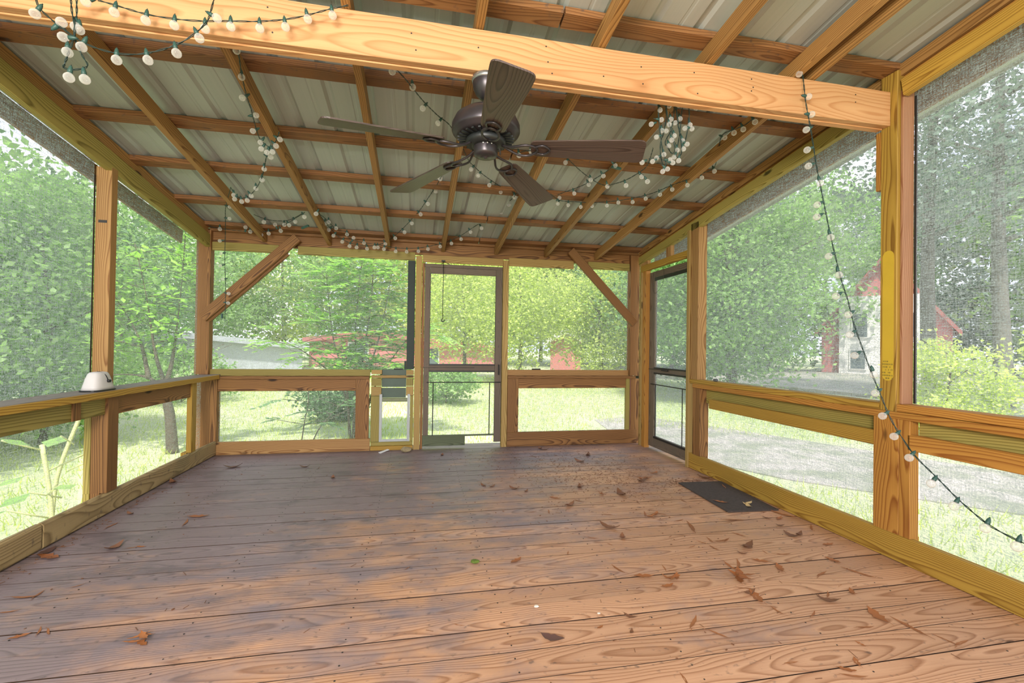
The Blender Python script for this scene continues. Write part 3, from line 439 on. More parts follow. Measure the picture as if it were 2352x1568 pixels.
board('corner_post', wl, 'brown', -2.11, -1.986, 4.950, 5.04, .788, 2.19)
board('corner_post', wl, 'brown', XL-.18, XL-.001, 4.953, YB+.085, .002, .7515)
zt = lambda yy: zr(yy, 2.56)
screen(wl, [(-1.0, .786), (3.47, .786), (3.47, zt(3.47)), (-1.0, zt(-1.0))], M_SCR, 'x', -2.084)
screen(wl, [(3.55, .786), (4.93, .786), (4.93, zt(4.93)), (3.55, zt(3.55))], M_SCR2, 'x', -2.084)
screen(wl, [(-1.0, .02), (3.33, .02), (3.33, .76), (-1.0, .76)], M_SCR2, 'x', -2.045)
screen(wl, [(3.45, .02), (4.95, .02), (4.95, .76), (3.45, .76)], M_SCR2, 'x', -2.045)
st = board('grade_stamp', wl, M_STEEL, -2.062, -2.012, 3.4812, 3.4818, 1.872, 1.890, .0001)

# ================================================================ right wall
wr = structure('wall_right', 'screened right porch wall framed in golden lumber with a big square post', 'wall', (XR, 2, 0))
board('bottom_plate', wr, 'yellow', XR, XR+.038, -1.0, 3.862, .002, .141, .004)
board('shelf_cap', wr, 'yellow', XR, XR+.10, 2.07, 3.87, .785, .823)
board('shelf_cap', wr, 'amber', XR, XR+.10, -1.0, 1.974, .787, .826)
board('shelf_board', wr, 'amber', XR-.002, XR+.05, -1.0, 3.812, .747, .7845)
board('rail', wr, 'yellow', XR+.002, XR+.038, 2.102, 3.574, .586, .667, .004)
board('rail', wr, 'amber', XR+.002, XR+.038, -1.0, 1.918, .594, .676, .004)
board('back_rail', wr, 'green', XR+.052, XR+.09, 2.07, 3.68, .62, .745)
board('back_rail', wr, 'green', XR+.052, XR+.09, -1.0, 1.90, .63, .746)
board('post', wr, 'yellow', XR+.001, XR+.085, 1.977, 2.067, .7855, 2.60, .003)
board('post', wr, 'mauve', XR+.040, XR+.095, 1.9765, 2.060, .142, .746)
board('post_board', wr, 'amber', XR+.001, XR+.0395, 1.964, 2.101, .1425, .7465)
board('post_board', wr, 'amber', XR+.002, XR+.06, 1.908, 1.9635, .1425, .7465)
board('post_board', wr, 'pink', XR+.020, XR+.092, 1.9615, 1.9765, .827, 2.49)
board('post_foot', wr, 'amber', XR+.0385, XR+.092, 1.93, 2.09, .002, .1415)
board('post_foot', wr, 'brown', XR+.0385, XR+.088, 3.701, 3.811, .002, .1415)
board('cleat', wr, 'amber', XR+.006, XR+.045, 2.0675, 2.100, 1.99, 2.31)
board('post', wr, 'post', XR+.001, XR+.088, 3.742, 3.862, .824, 2.262)
board('post', wr, 'brown', XR+.001, XR+.088, 3.70, 3.812, .142, .746)
board('door_jamb', wr, 'straw', XR-.012, XR+.09, 3.8645, 3.905, .001, 2.21)
board('door_jamb', wr, 'amber', XR+.004, XR+.06, 4.725, 4.80, .001, 1.985)
board('corner_post', wr, 'brown', 2.41, 2.525, 4.958, 5.05, .78, 2.18)
board('corner_post', wr, 'brown', 2.426, 2.53, YB+.002, 5.05, .002, .7465)
board('corner_trim', wr, 'straw', XR+.004, XR+.045, 4.835, 4.872, .001, 2.13)
board('door_header', wr, 'yellow', XR, XR+.038, 3.906, 4.834, 1.965, 2.035)
board('stud', wr, 'post', XR+.006, XR+.044, 4.22, 4.31, 2.036, 2.19)
board('stud', wr, 'post', XR+.006, XR+.044, 4.70, 4.83, 2.036, 2.16)
for ya, yb, mm in ((2.07, 4.90, 'green'), (-1.0, 1.955, 'yellow')):
    slant('top_plate', wr, mm, (XR+.020, ya, zr(ya, 2.438)+.045), (XR+.020, yb, zr(yb, 2.438)+.045), .092, .038)
slant('rim_rafter', wr, 'amber', (XR+.062, -1, zr(-1, 2.50)+.06), (XR+.062, 4.95, zr(4.95, 2.50)+.06), .135, .038)
slant('rim_rafter', wr, 'rafter', (XR+.030, -1, zr(-1, 2.555)+.04), (XR+.030, 4.95, zr(4.95, 2.555)+.04), .065, .02)
slant('barge_board', wr, 'purlin', (2.80, -1, zr(-1, 2.50)+.05), (2.80, 5.1, zr(5.1, 2.50)+.05), .13, .022)
board('screen_edge_strip', wr, M_BLACK, XR+.088, XR+.097, 1.946, 1.960, .83, 2.46)
zt = lambda yy: zr(yy, 2.57)
screen(wr, [(-1.0, .824), (1.96, .824), (1.96, zt(1.96)), (-1.0, zt(-1.0))], M_SCR, 'x', XR+.089)
screen(wr, [(2.065, .822), (3.745, .822), (3.745, zt(3.745)), (2.065, zt(2.065))], M_SCR, 'x', XR+.089)
screen(wr, [(3.90, 2.03), (4.84, 2.03), (4.84, zt(4.84)), (3.90, zt(3.9))], M_SCR, 'x', XR+.05)
screen(wr, [(-1.0, .02), (1.93, .02), (1.93, .74), (-1.0, .74)], M_SCR, 'x', XR+.098)
screen(wr, [(2.05, .02), (3.71, .02), (3.71, .74), (2.05, .74)], M_SCR, 'x', XR+.098)
def capsule_plate(y0, y1, z0, z1, x, t):
    r = (y1-y0)/2; yc = (y0+y1)/2; pts = []
    for i in range(13): a = PI*i/12; pts.append((yc+r*math.cos(a), z1-r+r*math.sin(a)))
    for i in range(13): a = PI+PI*i/12; pts.append((yc+r*math.cos(a), z0+r+r*math.sin(a)))
    n = len(pts); v = [(x, a, b) for a, b in pts]+[(x-t, a, b) for a, b in pts]
    return v, [tuple(range(n)), tuple(range(2*n-1, n-1, -1))]+[(i, i+n, (i+1) % n+n, (i+1) % n) for i in range(n)]
v, f = capsule_plate(1.992, 2.052, .945, 1.645, XR+.0008, .0012)
MW['bright'] = wood('bright_yellow_patch', (.60, .42, .045), (.50, .31, .03), knots=.4)
pm = link('yellow_patch', me_from([Vector(a)-wr.location for a in v], f), flat('bright_yellow_stain', (.56, .38, .035), .5, 0, 6, .15), wr)
tag(pm, 'bright yellow round-ended patch')
parts = []
for r_, zz in enumerate((.955, .970, .985, 1.0, 1.015, 1.03, 1.045)):
    yy = 1.995
    while yy < 2.045:
        w_ = rnd.uniform(.003, .010)
        if rnd.random() < .75:
            parts.append(([(XR-.0010, yy, zz), (XR-.0010, yy+w_, zz), (XR-.0010, yy+w_, zz+.007), (XR-.0010, yy, zz+.007)], [(0, 1, 2, 3)]))
        yy += w_+.003
v, f = merge(parts); link('grade_stamp', me_from([Vector(a)-wr.location for a in v], f), flat('stamp_ink', (.22, .17, .03), .6), wr)

# ================================================================ back wall
wb = structure('wall_back', 'screened back porch wall framed in weathered lumber with knee braces', 'wall', (.3, YB, 0))
board('bottom_plate', wb, 'post', XL+.001, -.474, YB, YB+.038, .002, .128, .004)
board('shelf_cap', wb, 'brown', XL+.013, -.49, YB-.012, YB+.09, .742, .770)
board('screen_sill', wb, 'green', -2.0, -.485, YU-.01, YU+.025, .771, .838)
board('rail', wb, 'brown', XL+.001, -.622, YB+.010, YB+.048, .622, .741)
board('stud', wb, 'brown', -.620, -.488, YB+.002, YB+.040, .129, .7415)
board('bottom_plate', wb, 'brown', .968, 2.500, YB-.002, YB+.036, .002, .158, .004)
board('shelf_cap', wb, 'brown', .967, 2.475, YB-.014, YB+.09, .748, .776)
board('screen_sill', wb, 'post', .967, 2.405, YU-.01, YU+.025, .777, .842)
board('rail', wb, 'brown', 1.094, 2.364, YB+.008, YB+.046, .640, .7475)
board('stud', wb, 'brown', .968, 1.092, YB+.001, YB+.039, .159, .7475)
board('stud', wb, 'green', 2.366, 2.412, YB+.004, YB+.042, .159, .7475)
board('stud', wb, 'mauve', 2.413, 2.425, YB+.002, YB+.042, .159, .7475)
board('screen_frame', wb, 'green', -1.985, -1.385, YU-.020, YU-.001, 2.000, 2.083)
board('screen_frame', wb, 'green', -1.205, -.045, YU-.020, YU-.001, 1.998, 2.083)
board('screen_frame', wb, 'straw', .035, .905, YU-.028, YU-.006, 1.985, 2.062)
board('screen_frame', wb, 'straw', .97, 1.72, YU-.020, YU-.001, 1.990, 2.080)
board('screen_frame', wb, 'green', 1.895, 2.405, YU-.020, YU-.001, 2.000, 2.083)
board('spacer_block', wb, 'brown', -1.375, -1.30, YU-.018, YU-.001, 2.0, 2.064)
board('door_post', wb, 'straw', -.035, .030, YB+.004, YB+.060, .001, 2.045, .003)
board('door_post', wb, 'straw', .903, .966, YB+.004, YB+.060, .001, 2.045, .003)
board('dark_strip', wb, M_DKPAINT, -.118, -.040, YU+.002, YU+.022, .842, 1.997)
board('dark_strip', wb, M_DKPAINT, -.140, -.119, YU+.002, YU+.02, .842, .93)
slant('knee_brace', wb, 'brown', (-2.035, 4.925, 1.335), (-1.20, 4.925, 2.155), .092, .038, (0, 1, 0))
slant('knee_brace', wb, 'brown', (2.445, 4.925, 1.385), (1.66, 4.925, 2.185), .092, .038, (0, 1, 0))
slant('brace_strip', wb, 'brown', (-2.00, 4.968, 1.315), (-1.30, 4.968, 2.0), .05, .038, (0, 1, 0))
screen(wb, [(-2.0, .836), (-.04, .836), (-.04, 2.07), (-2.0, 2.07)], M_SCR2, 'y', YU+.028)
screen(wb, [(.96, .84), (2.42, .84), (2.42, 2.07), (.96, 2.07)], M_SCR2, 'y', YU+.028)
screen(wb, [(-1.91, .02), (-.60, .02), (-.60, .70), (-1.91, .70)], M_SCR2, 'y', YB+.052)
screen(wb, [(1.05, .02), (2.44, .02), (2.44, .70), (1.05, .70)], M_SCR2, 'y', YB+.052)
# boarded bay round the pet door
board('sill_board', wb, 'straw', -.470, -.365, YB+.012, YB+.05, .792, .836)
board('sill_board', wb, 'straw', -.470, -.040, YB+.020, YB+.05, .752, .780)
board('sill_board', wb, 'straw', -.118, -.040, YB+.012, YB+.05, .784, .836)
board('side_board', wb, 'green', -.470, -.368, YB+.012, YB+.05, .668, .748)
board('side_board', wb, 'straw', -.470, -.368, YB+.012, YB+.05, .568, .662)
board('side_board', wb, 'green', -.116, -.040, YB+.012, YB+.05, .668, .748)
board('side_board', wb, 'straw', -.116, -.040, YB+.012, YB+.05, .568, .662)
board('side_board', wb, 'green', -.470, -.384, YB+.012, YB+.05, .092, .564)
board('side_board', wb, 'green', -.072, -.040, YB+.012, YB+.05, .092, .564)
board('cover_panel', wb, M_COVER, -.367, -.118, YB+.052, YB+.064, .655, .84)
board('cover_panel', wb, M_COVER, -.367, -.118, YB+.036, YB+.050, .545, .648)
board('bottom_board', wb, 'green', -.470, -.040, YB+.030, YB+.055, .045, .084)
board('bottom_plate', wb, 'yellow', -.470, -.040, YB+.006, YB+.044, .001, .044)

M_PETF = flat('aged_white_frame', (.42, .44, .43), .5, 0, 20, .1)
pet = tag(empty('pet_door', (-.226, YB, .1)), 'white framed open pet door low in the back wall beside the screen door', 'pet door')
for nm, b_ in (('frame_side', (-.384, -.356, .092, .585)), ('frame_side', (-.102, -.074, .092, .585)), ('frame_bottom', (-.356, -.102, .092, .116))):
    board(nm, pet, M_PETF, b_[0], b_[1], YB-.002, YB+.02, b_[2], b_[3], .002)
board('rolled_flap', pet, flat('dusty_flap', (.20, .22, .12), .6), -.355, -.103, YB+.004, YB+.03, .505, .545, .012)

# ---------------------------------------------------------------- doors
d1 = structure('door_1', 'old wooden screen door with black guard bars in the back wall', 'door', (.47, YB+.03, 0))
y0, y1 = YB+.020, YB+.050
board('stile', d1, 'door', .060, .117, y0, y1, .03, 1.935)
board('hinge_jamb', d1, 'brown', .032, .058, y0+.004, y1+.01, .002, 1.975)
board('stile', d1, 'door', .826, .898, y0, y1, .055, 1.935)
board('top_rail', d1, 'door', .118, .825, y0, y1, 1.868, 1.934)
board('top_stop', d1, 'door', .032, .900, y0+.012, y1+.012, 1.937, 1.972)
board('middle_rail', d1, 'door', .118, .825, y0, y1, .818, .902)
board('rail_bead', d1, M_BLACK, .118, .825, y0-.006, y0-.0005, .887, .903)
board('rail_bead', d1, M_BLACK, .118, .825, y0-.006, y0-.0005, .816, .832)
board('bottom_rail', d1, 'algae', .058, .510, y0-.004, y1, .030, .142)
board('bottom_rail', d1, 'algae', .511, .825, y0, y1, .126, .142)
board('bead', d1, M_BLACK, .117, .122, y0-.003, y0-.0004, .903, 1.868)
board('bead', d1, M_BLACK, .821, .826, y0-.003, y0-.0004, .903, 1.868)
board('guard_bar', d1, M_IRON, .095, .890, y0-.016, y0-.008, .702, .712)
board('guard_bar', d1, M_IRON, .158, .168, y0-.014, y0-.006, .142, .701)
board('guard_bar', d1, M_IRON, .765, .775, y0-.014, y0-.006, .142, .701)
board('handle', d1, M_IRON, .862, .872, y0-.03, y0-.001, .79, .90)
board('latch_wire', d1, M_STEEL, .05, .60, y0-.010, y0-.007, .862, .866, .0005)
screen(d1, [(.10, .90), (.84, .90), (.84, 1.88), (.10, 1.88)], M_SCR2, 'y', YB+.036)
screen(d1, [(.10, .13), (.84, .13), (.84, .83), (.10, .83)], M_SCR2, 'y', YB+.036)

d2 = structure('door_2', 'grey wooden screen door at the right rear corner', 'door', (XR+.05, 4.3, 0))
xa, xb = XR+.045, XR+.075
board('stile', d2, 'door', xa, xb, 4.60, 4.715, .03, 1.94)
board('stile', d2, 'door', xa, xb, 3.907, 3.965, .03, 1.94)
board('top_rail', d2, 'door', xa, xb, 3.966, 4.599, 1.85, 1.94)
board('top_bead', d2, M_BLACK, xa-.006, xa-.0005, 3.966, 4.599, 1.835, 1.872)
board('middle_rail', d2, 'door', xa, xb, 3.966, 4.599, .825, .895)
board('rail_bead', d2, M_BLACK, xa-.006, xa-.0005, 3.966, 4.599, .882, .897)
board('rail_bead', d2, M_BLACK, xa-.006, xa-.0005, 3.966, 4.599, .823, .842)
board('bottom_rail', d2, 'door', xa, xb, 3.966, 4.599, .03, .150)
board('bottom_bead', d2, M_BLACK, xa-.006, xa-.0005, 3.966, 4.599, .128, .150)
board('guard_bar', d2, M_IRON, xa-.016, xa-.009, 3.96, 4.65, .708, .718)
board('guard_bar', d2, M_IRON, xa-.014, xa-.007, 4.03, 4.04, .150, .707)
board('guard_bar', d2, M_IRON, xa-.014, xa-.007, 4.545, 4.555, .150, .707)
board('latch', d2, M_IRON, xa-.02, xa-.0065, 4.30, 4.42, .866, .878)
board('latch_wire', d2, M_STEEL, xa-.012, xa-.0065, 4.42, 4.70, .874, .879, .0005)
tube('wire_loop', catmull([(xa-.01, 4.62, 1.93), (xa-.012, 4.62, 1.75), (xa-.02, 4.55, 1.70), (xa-.012, 4.42, 1.78), (xa-.01, 4.40, 1.93)], 6), .0018, M_STEEL, d2, 5)
screen(d2, [(3.94, .88), (4.62, .88), (4.62, 1.87), (3.94, 1.87)], M_SCR, 'x', XR+.0605)
screen(d2, [(3.94, .14), (4.62, .14), (4.62, .84), (3.94, .84)], M_SCR, 'x', XR+.0605)

# ================================================================ ceiling fan
FX, FY = .285, 2.055
fan = tag(empty('ceiling_fan', (FX, FY, 2.314)), 'dark bronze five-bladed ceiling fan with brown woodgrain blades under the crossbeam', 'ceiling fan')
def fpart(name, prof, mat, seg=32, parent=fan):
    v, f = lathe_data([(r, z-2.314) for r, z in prof], seg); me = me_from(v, f, True)
    o = bpy.data.objects.new(name, me); COL.objects.link(o); me.materials.append(mat); o.parent = parent; return o
fpart('canopy', [(.058, 2.313), (.062, 2.305), (.064, 2.285), (.060, 2.262), (.048, 2.236), (.030, 2.218), (.018, 2.212), (.0, 2.211)], M_BRONZE)
fpart('canopy_ring', [(.059, 2.313), (.066, 2.311), (.068, 2.300), (.066, 2.290), (.061, 2.289)], flat('brushed_steel', (.35, .36, .36), .3, .8, 30, .1))
fpart('downrod', [(.013, 2.225), (.013, 2.16)], M_BRONZE, 12)
fpart('motor_housing', [(.0, 2.172), (.030, 2.172), (.060, 2.165), (.105, 2.150), (.138, 2.125), (.153, 2.093), (.154, 2.066), (.150, 2.058), (.142, 2.054), (.138, 2.046), (.118, 2.040), (.0, 2.038)], M_BRONZE, 40)
vent = []
for k in range(26):
    a = 2*PI*k/26; v, f = [], []
    c, s2 = math.cos(a), math.sin(a)
    pts = [(.068, -.004), (.128, -.005), (.128, .005), (.068, .004)]
    v = [(x*c-y_*s2, x*s2+y_*c, 2.0365-2.314-.0) for x, y_ in pts]+[(x*c-y_*s2, x*s2+y_*c, 2.030-2.314) for x, y_ in pts]
    vent.append((v, [(3, 2, 1, 0), (4, 5, 6, 7), (0, 1, 5, 4), (1, 2, 6, 5), (2, 3, 7, 6), (3, 0, 4, 7)]))
v, f = merge(vent); me = me_from(v, f); o = bpy.data.objects.new('vent_fins', me); COL.objects.link(o); me.materials.append(M_BLACK); o.parent = fan
fpart('flywheel', [(.0, 2.036), (.085, 2.036), (.092, 2.022), (.088, 2.006), (.060, 1.998), (.0, 1.998)], M_BLACK)
fpart('switch_housing', [(.0, 2.015), (.052, 2.015), (.0545, 2.007), (.0545, 1.966), (.050, 1.957), (.030, 1.953), (.008, 1.952), (.0075, 1.947), (.0, 1.946)], M_BRONZE)
for k in range(3):
    a = -PI/2+(-.35+.35*k); v, f = lathe_data([(.0, .0012), (.0028, .001), (.0032, 0)], 8)
    me = me_from([(z+.0545, x, y_) for x, y_, z in v], f, True); o = bpy.data.objects.new('screw', me); COL.objects.link(o)
    me.materials.append(M_WHITE); o.parent = fan; o.location = (0, 0, 1.997-2.314); o.rotation_euler = (0, 0, a)
def blade_mesh():
    n = 16; out = []
    L0, L1 = .205, .700
    xs = [L0+(L1-L0)*i/n for i in range(n+1)]
    def hw(x):
        t = (x-L0)/(L1-L0); w = .050+.024*min(1, t*1.15)
        e0 = min(1, (x-L0)/.030); e1 = min(1, (L1-x)/.030)
        return w*(math.sqrt(max(0, 1-(1-e0)**2))*.55+.45)*(math.sqrt(max(0, 1-(1-e1)**2))*.35+.65)
    xs = [L0, L0+.006, L0+.015, L0+.03]+[L0+.03+(L1-L0-.06)*i/8 for i in range(1, 9)]+[L1-.02, L1-.011, L1-.004, L1]
    top = [(x, hw(x)) for x in xs]; bot = [(x, -hw(x)) for x in reversed(xs)]; ring = top+bot; m = len(ring)
    vs = [(x, y_, .003) for x, y_ in ring]+[(x, y_, -.003) for x, y_ in ring]
    fs = [tuple(range(m-1, -1, -1)), tuple(range(m, 2*m))]+[(i, (i+1) % m, m+(i+1) % m, m+i) for i in range(m)]
    return me_from(vs, fs)
bm_ = blade_mesh()
def arm_mesh():
    parts = [tube_data(catmull([(.075, 0, .012), (.11, .012, -.004), (.15, .030, -.012), (.19, .036, -.010), (.225, .020, -.007), (.235, 0, -.006), (.225, -.020, -.007), (.19, -.036, -.010), (.15, -.030, -.012), (.11, -.012, -.004), (.075, 0, .012)], 4), .0055, 6),
             tube_data(catmull([(.225, .018, -.007), (.262, .030, -.006), (.290, 0, -.006), (.262, -.030, -.006), (.225, -.018, -.007)], 4), .005, 6)]
    v, f = merge(parts); return me_from(v, f, True)
am_ = arm_mesh()
for k in range(5):
    a = R(-91+72*k)
    e = (Matrix.Rotation(a, 4, 'Z') @ Matrix.Rotation(R(4.2), 4, 'Y') @ Matrix.Rotation(R(-13), 4, 'X'))
    o = link('blade', bm_, M_BLADE, fan); o.matrix_local = Matrix.Translation((0, 0, 2.000-2.314)) @ e
    o2 = bpy.data.objects.new('blade_arm', am_); COL.objects.link(o2); o2.parent = o
    o2.location = (0, 0, -.002)
    if not am_.materials: am_.materials.append(M_BRONZE)
tube('pull_cord', [(FX+.050, FY-.02, 1.985), (FX+.062, FY-.022, 1.988), (FX+.063, FY-.022, 1.960)], .003, M_BLACK, fan)

# ================================================================ string lights
v, f = [], []
prof = [(.0, -.0185), (.0075, -.0172), (.0135, -.013), (.0175, -.006), (.0183, .001), (.0165, .008), (.0120, .014), (.0072, .0178), (.0065, .021)]
v, f = lathe_data(prof, 14); BULB = me_from(v, f, True); BULB.materials.append(M_BULB)
v, f = lathe_data([(.0, -.003), (.0085, -.003), (.0088, .006), (.0075, .014), (.0055, .022), (.003, .026), (.0, .026)], 10)
SOCK = me_from(v, f, True); SOCK.materials.append(M_SOCK)
v, f = lathe_data([(.0, -.006), (.0022, -.004), (.0022, .012), (.0, .013)], 6); FIL = me_from(v, f, True); FIL.materials.append(M_WHITE)
LAB = {
 'garlandonthebeamface': 'green cord of clear globe bulbs swagged along the face of the pale crossbeam',
 'droopingloop': 'clear globe bulb string drooping below the left end of the crossbeam',
 'coil': 'knotted short loop of globe bulbs dangling under the left end of the crossbeam',
 'rafterstring': 'globe bulb string running down the second rafter from the left',
 'hangingdrop': 'sagging globe bulb string swagged between the first and second left rafters',
 'cornerdrop': 'thin bulb string hanging straight down before the left knee brace',
 'backleftgarland': 'globe bulb string along the header above the left knee brace',
 'backgarland': 'long globe bulb garland sagging across the back header over the screen door',
 'secondbackgarland': 'globe bulb string rising from the back header toward the fan blade',
 'stringbehindfan': 'globe bulb string running from the crossbeam behind the fan motor',
 'rightgarland': 'globe bulb string running up the last right rafter to the crossbeam',
 'crossingstring': 'globe bulb string crossing beneath the roof right of the fan to the tangle',
 'risingstring': 'short globe bulb string rising to the sixth rafter behind the fan blade',
 'bundle': 'tangled bunch of globe bulbs hanging from the crossbeam beside the right fan blade',
 'rightdrape': 'long bulb string draping from the right end of the crossbeam past the big post'}
for key, cp, bulbs in STR:
    pts = catmull(cp, 4)
    t = tag(empty('string_lights', cp[0]), LAB[key], 'string lights', 'strings of clear globe lights')
    base = Vector(cp[0])
    # two strands twisted together
    dense = []
    for a, b in zip(pts, pts[1:]):
        n = max(1, int((b-a).length/.012)); dense += [a.lerp(b, i/n) for i in range(n)]
    dense.append(pts[-1]); parts = []
    for ph in (0, PI):
        q = []
        for i, P in enumerate(dense):
            T = (dense[min(i+1, len(dense)-1)]-dense[max(i-1, 0)]).normalized()
            u = T.cross(Vector((.3, .9, .2))).normalized(); w = T.cross(u); an = ph+i*.9
            q.append(P-base+.0021*(math.cos(an)*u+math.sin(an)*w))
        parts.append(tube_data(q, .0018, 3))
    vv, ff = merge(parts); me = me_from(vv, ff, True); me.materials.append(M_CORD)
    o = bpy.data.objects.new('cord', me); COL.objects.link(o); o.parent = t
    for B in bulbs:
        A, Q = Vector(B[:3]), Vector(B[3:]); d = Q-A; L = d.length
        if L < .012: d = Vector((.15, -.25, -1)); 
        d.normalize(); d = (d+Vector((0, 0, -.25))).normalized()
        so_ = bpy.data.objects.new('socket', SOCK); COL.objects.link(so_); so_.parent = t
        so_.rotation_mode = 'QUATERNION'; so_.rotation_quaternion = (-d).to_track_quat('Z', 'Y')
        k_ = {'bundle': .70, 'backgarland': 1.0, 'secondbackgarland': 1.0, 'backleftgarland': 1.0, 'cornerdrop': .85}.get(key, .88)
        so_.scale = (k_, k_, k_); so_.location = Q - d*.0215*k_ - base
        bo = bpy.data.objects.new('bulb', BULB); COL.objects.link(bo); bo.parent = so_; bo.location = (0, 0, -.0215)
        gap = (A-(Q-d*.045)).length
        if gap > .006:
            wv, wf = tube_data([A-base, Q-d*.045-base], .0019, 4); me = me_from(wv, wf, True); me.materials.append(M_CORD)
            o = bpy.data.objects.new('socket_lead', me); COL.objects.link(o); o.parent = t

def plug(name, label, loc, direction, L=.05):
    d = Vector(direction).normalized()
    o = link(name, box_mesh(L, .022, .016, .003), M_SOCK, None, loc, d.to_track_quat('X', 'Z')); tag(o, label, 'plug'); return o
plug('end_plug', 'dark plug at the bottom of the bulb string hanging by the left knee brace', (-1.79, 4.73, 1.345), (0, 0, 1), .045)
plug('cord_connector', 'green cord connector resting on the sixth rafter right of the fan', (1.33, 2.98, 2.352), (.9, .3, 0), .075)
plug('cord_connector', 'green cord connector against the second rafter near the back header', (-1.02, 4.45, 2.155), (.8, -.3, .3), .07)
# pull string in front of door 1
t = tag(empty('hanging_cord', (.247, 4.90, 1.985)), 'thin black cord with a hooked end hanging before the back screen door', 'cord')
tube('cord', [(.247, 4.90, 1.985), (.250, 4.90, 1.80), (.247, 4.90, 1.60), (.250, 4.90, 1.385)], .0035, M_BLACK, t, 6)
tube('hook', catmull([(.250, 4.90, 1.385), (.238, 4.90, 1.37), (.243, 4.90, 1.352), (.262, 4.90, 1.352), (.268, 4.90, 1.372)], 4), .005, M_BLACK, t, 6)
board('cord_clip', t, M_BLACK, .228, .268, 4.893, 4.91, 1.985, 2.0)

# ================================================================ small things
dm = tag(link('doormat', box_mesh(.66, .38, .010, .004), M_MAT, None, (2.270, 3.075, .0065), Euler((0, 0, PI/2-.055)).to_quaternion()), 'dark worn rectangular doormat lying against the right bottom plate', 'doormat')
# white cover on the left shelf
cv = tag(empty('lamp_cover', (-1.955, 3.335, .787)), 'off-white tapered plastic cover with a black cord on the left shelf rail', 'cover')
def loft(rings, mat, name, parent, seg=28, smooth=True):
    vs, fs = [], []
    for (ax, ay, cx, cy_, z, pw) in rings:
        for k in range(seg):
            a = 2*PI*k/seg; c, s2 = math.cos(a), math.sin(a)
            vs.append((cx+ax*math.copysign(abs(c)**pw, c), cy_+ay*math.copysign(abs(s2)**pw, s2), z))
    for i in range(len(rings)-1):
        for k in range(seg):
            a, b = i*seg+k, i*seg+(k+1) % seg; fs.append((a, b, b+seg, a+seg))
    fs += [tuple(range(seg-1, -1, -1)), tuple(range((len(rings)-1)*seg, len(rings)*seg))]
    me = me_from(vs, fs, smooth); me.materials.append(mat); o = bpy.data.objects.new(name, me); COL.objects.link(o); o.parent = parent; return o
loft([(.056, .098, 0, 0, .009, .6), (.052, .090, 0, 0, .030, .6), (.045, .074, 0, 0, .075, .6), (.038, .060, 0, 0, .106, .65), (.032, .052, 0, 0, .115, .7), (.020, .036, 0, 0, .118, .9), (.006, .01, 0, 0, .119, 1)], flat('offwhite_shell', (.62, .60, .58), .5, 0, 12, .06), 'shell', cv)
loft([(.061, .106, 0, 0, .001, .6), (.061, .106, 0, 0, .0085, .6)], M_BLACK, 'base_gasket', cv, smooth=False)
sh = bpy.data.objects.new('cord', me_from(*tube_data(catmull([(.0, -.01, .119), (.026, -.012, .114), (.041, 0.0, .095), (.048, .008, .070)], 4), .003, 6), True)); COL.objects.link(sh); sh.data.materials.append(M_BLACK); sh.parent = cv
o = loft([(.007, .010, .053, .012, .052, 1), (.010, .014, .053, .012, .057, 1), (.010, .014, .053, .012, .066, 1), (.007, .010, .053, .012, .069, 1)], M_BLACK, 'knob', cv)

def lump(name, mat, loc, sx, sy_, sz, seed, label, cat):
    r_ = random.Random(seed); bm = bmesh.new(); bmesh.ops.create_icosphere(bm, subdivisions=2, radius=1)
    for v_ in bm.verts:
        k = 1+r_.uniform(-.16, .16); v_.co = Vector((v_.co.x*sx*k, v_.co.y*sy_*k, max(v_.co.z, -.75)*sz*k))
    zmin = min(v_.co.z for v_ in bm.verts)
    for v_ in bm.verts: v_.co.z -= zmin
    me = bpy.data.meshes.new(name); bm.to_mesh(me); bm.free()
    return tag(link(name, me, mat, None, loc), label, cat)
lump('rock', M_ROCK, (-.103, 4.86, .0005), .052, .035, .03, 3, 'sandy brown rock on the deck before the pet door', 'rock')
lump('moss_clump', M_MOSS, (.300, 2.335, .0005), .022, .018, .008, 5, 'small green moss clump in the middle of the deck', 'moss')
lump('pebble', flat('white_pebble', (.7, .62, .52), .6), (.508, 1.895, .0005), .011, .009, .004, 6, 'small round white chip near the bottom centre of the deck', 'pebble')
lump('pebble', bpy.data.materials['white_pebble'], (.75, 1.80, .0005), .007, .006, .003, 8, 'tiny white chip right of the large dark leaf', 'pebble')
sc = link('plastic_scrap', box_mesh(.13, .03, .006, .002), M_WHITE, None, (-.325, 4.89, .0085), Euler((R(8), R(-4), R(52))).to_quaternion()); tag(sc, 'white plastic strip lying on the deck beside the pet door', 'plastic scrap')
lump('pine_cone_piece', flat('grey_lump', (.10, .11, .11), .8), (XR+.035, 3.53, .8235), .018, .030, .014, 11, 'small dark lump on the right shelf rail near the corner door', 'lump')
o = link('paint_stick', box_mesh(.16, .030, .004, .001), flat('pale_stick', (.55, .52, .38), .7), None, (XR+.055, 2.86, .826), Euler((0, 0, PI/2+.15)).to_quaternion()); tag(o, 'flat pale stick lying on the right shelf rail', 'stick')
for xx, lb in ((1.30, 'black screen clip on the back sill right of the door'), (-.20, 'black screen clip on the back sill above the pet door')):
    o = link('screen_clip', box_mesh(.095, .022, .014, .003), M_BLACK, None, (xx, YU-.002 if xx > 0 else YU, .8495 if xx > 0 else .8455)); tag(o, lb, 'clip')

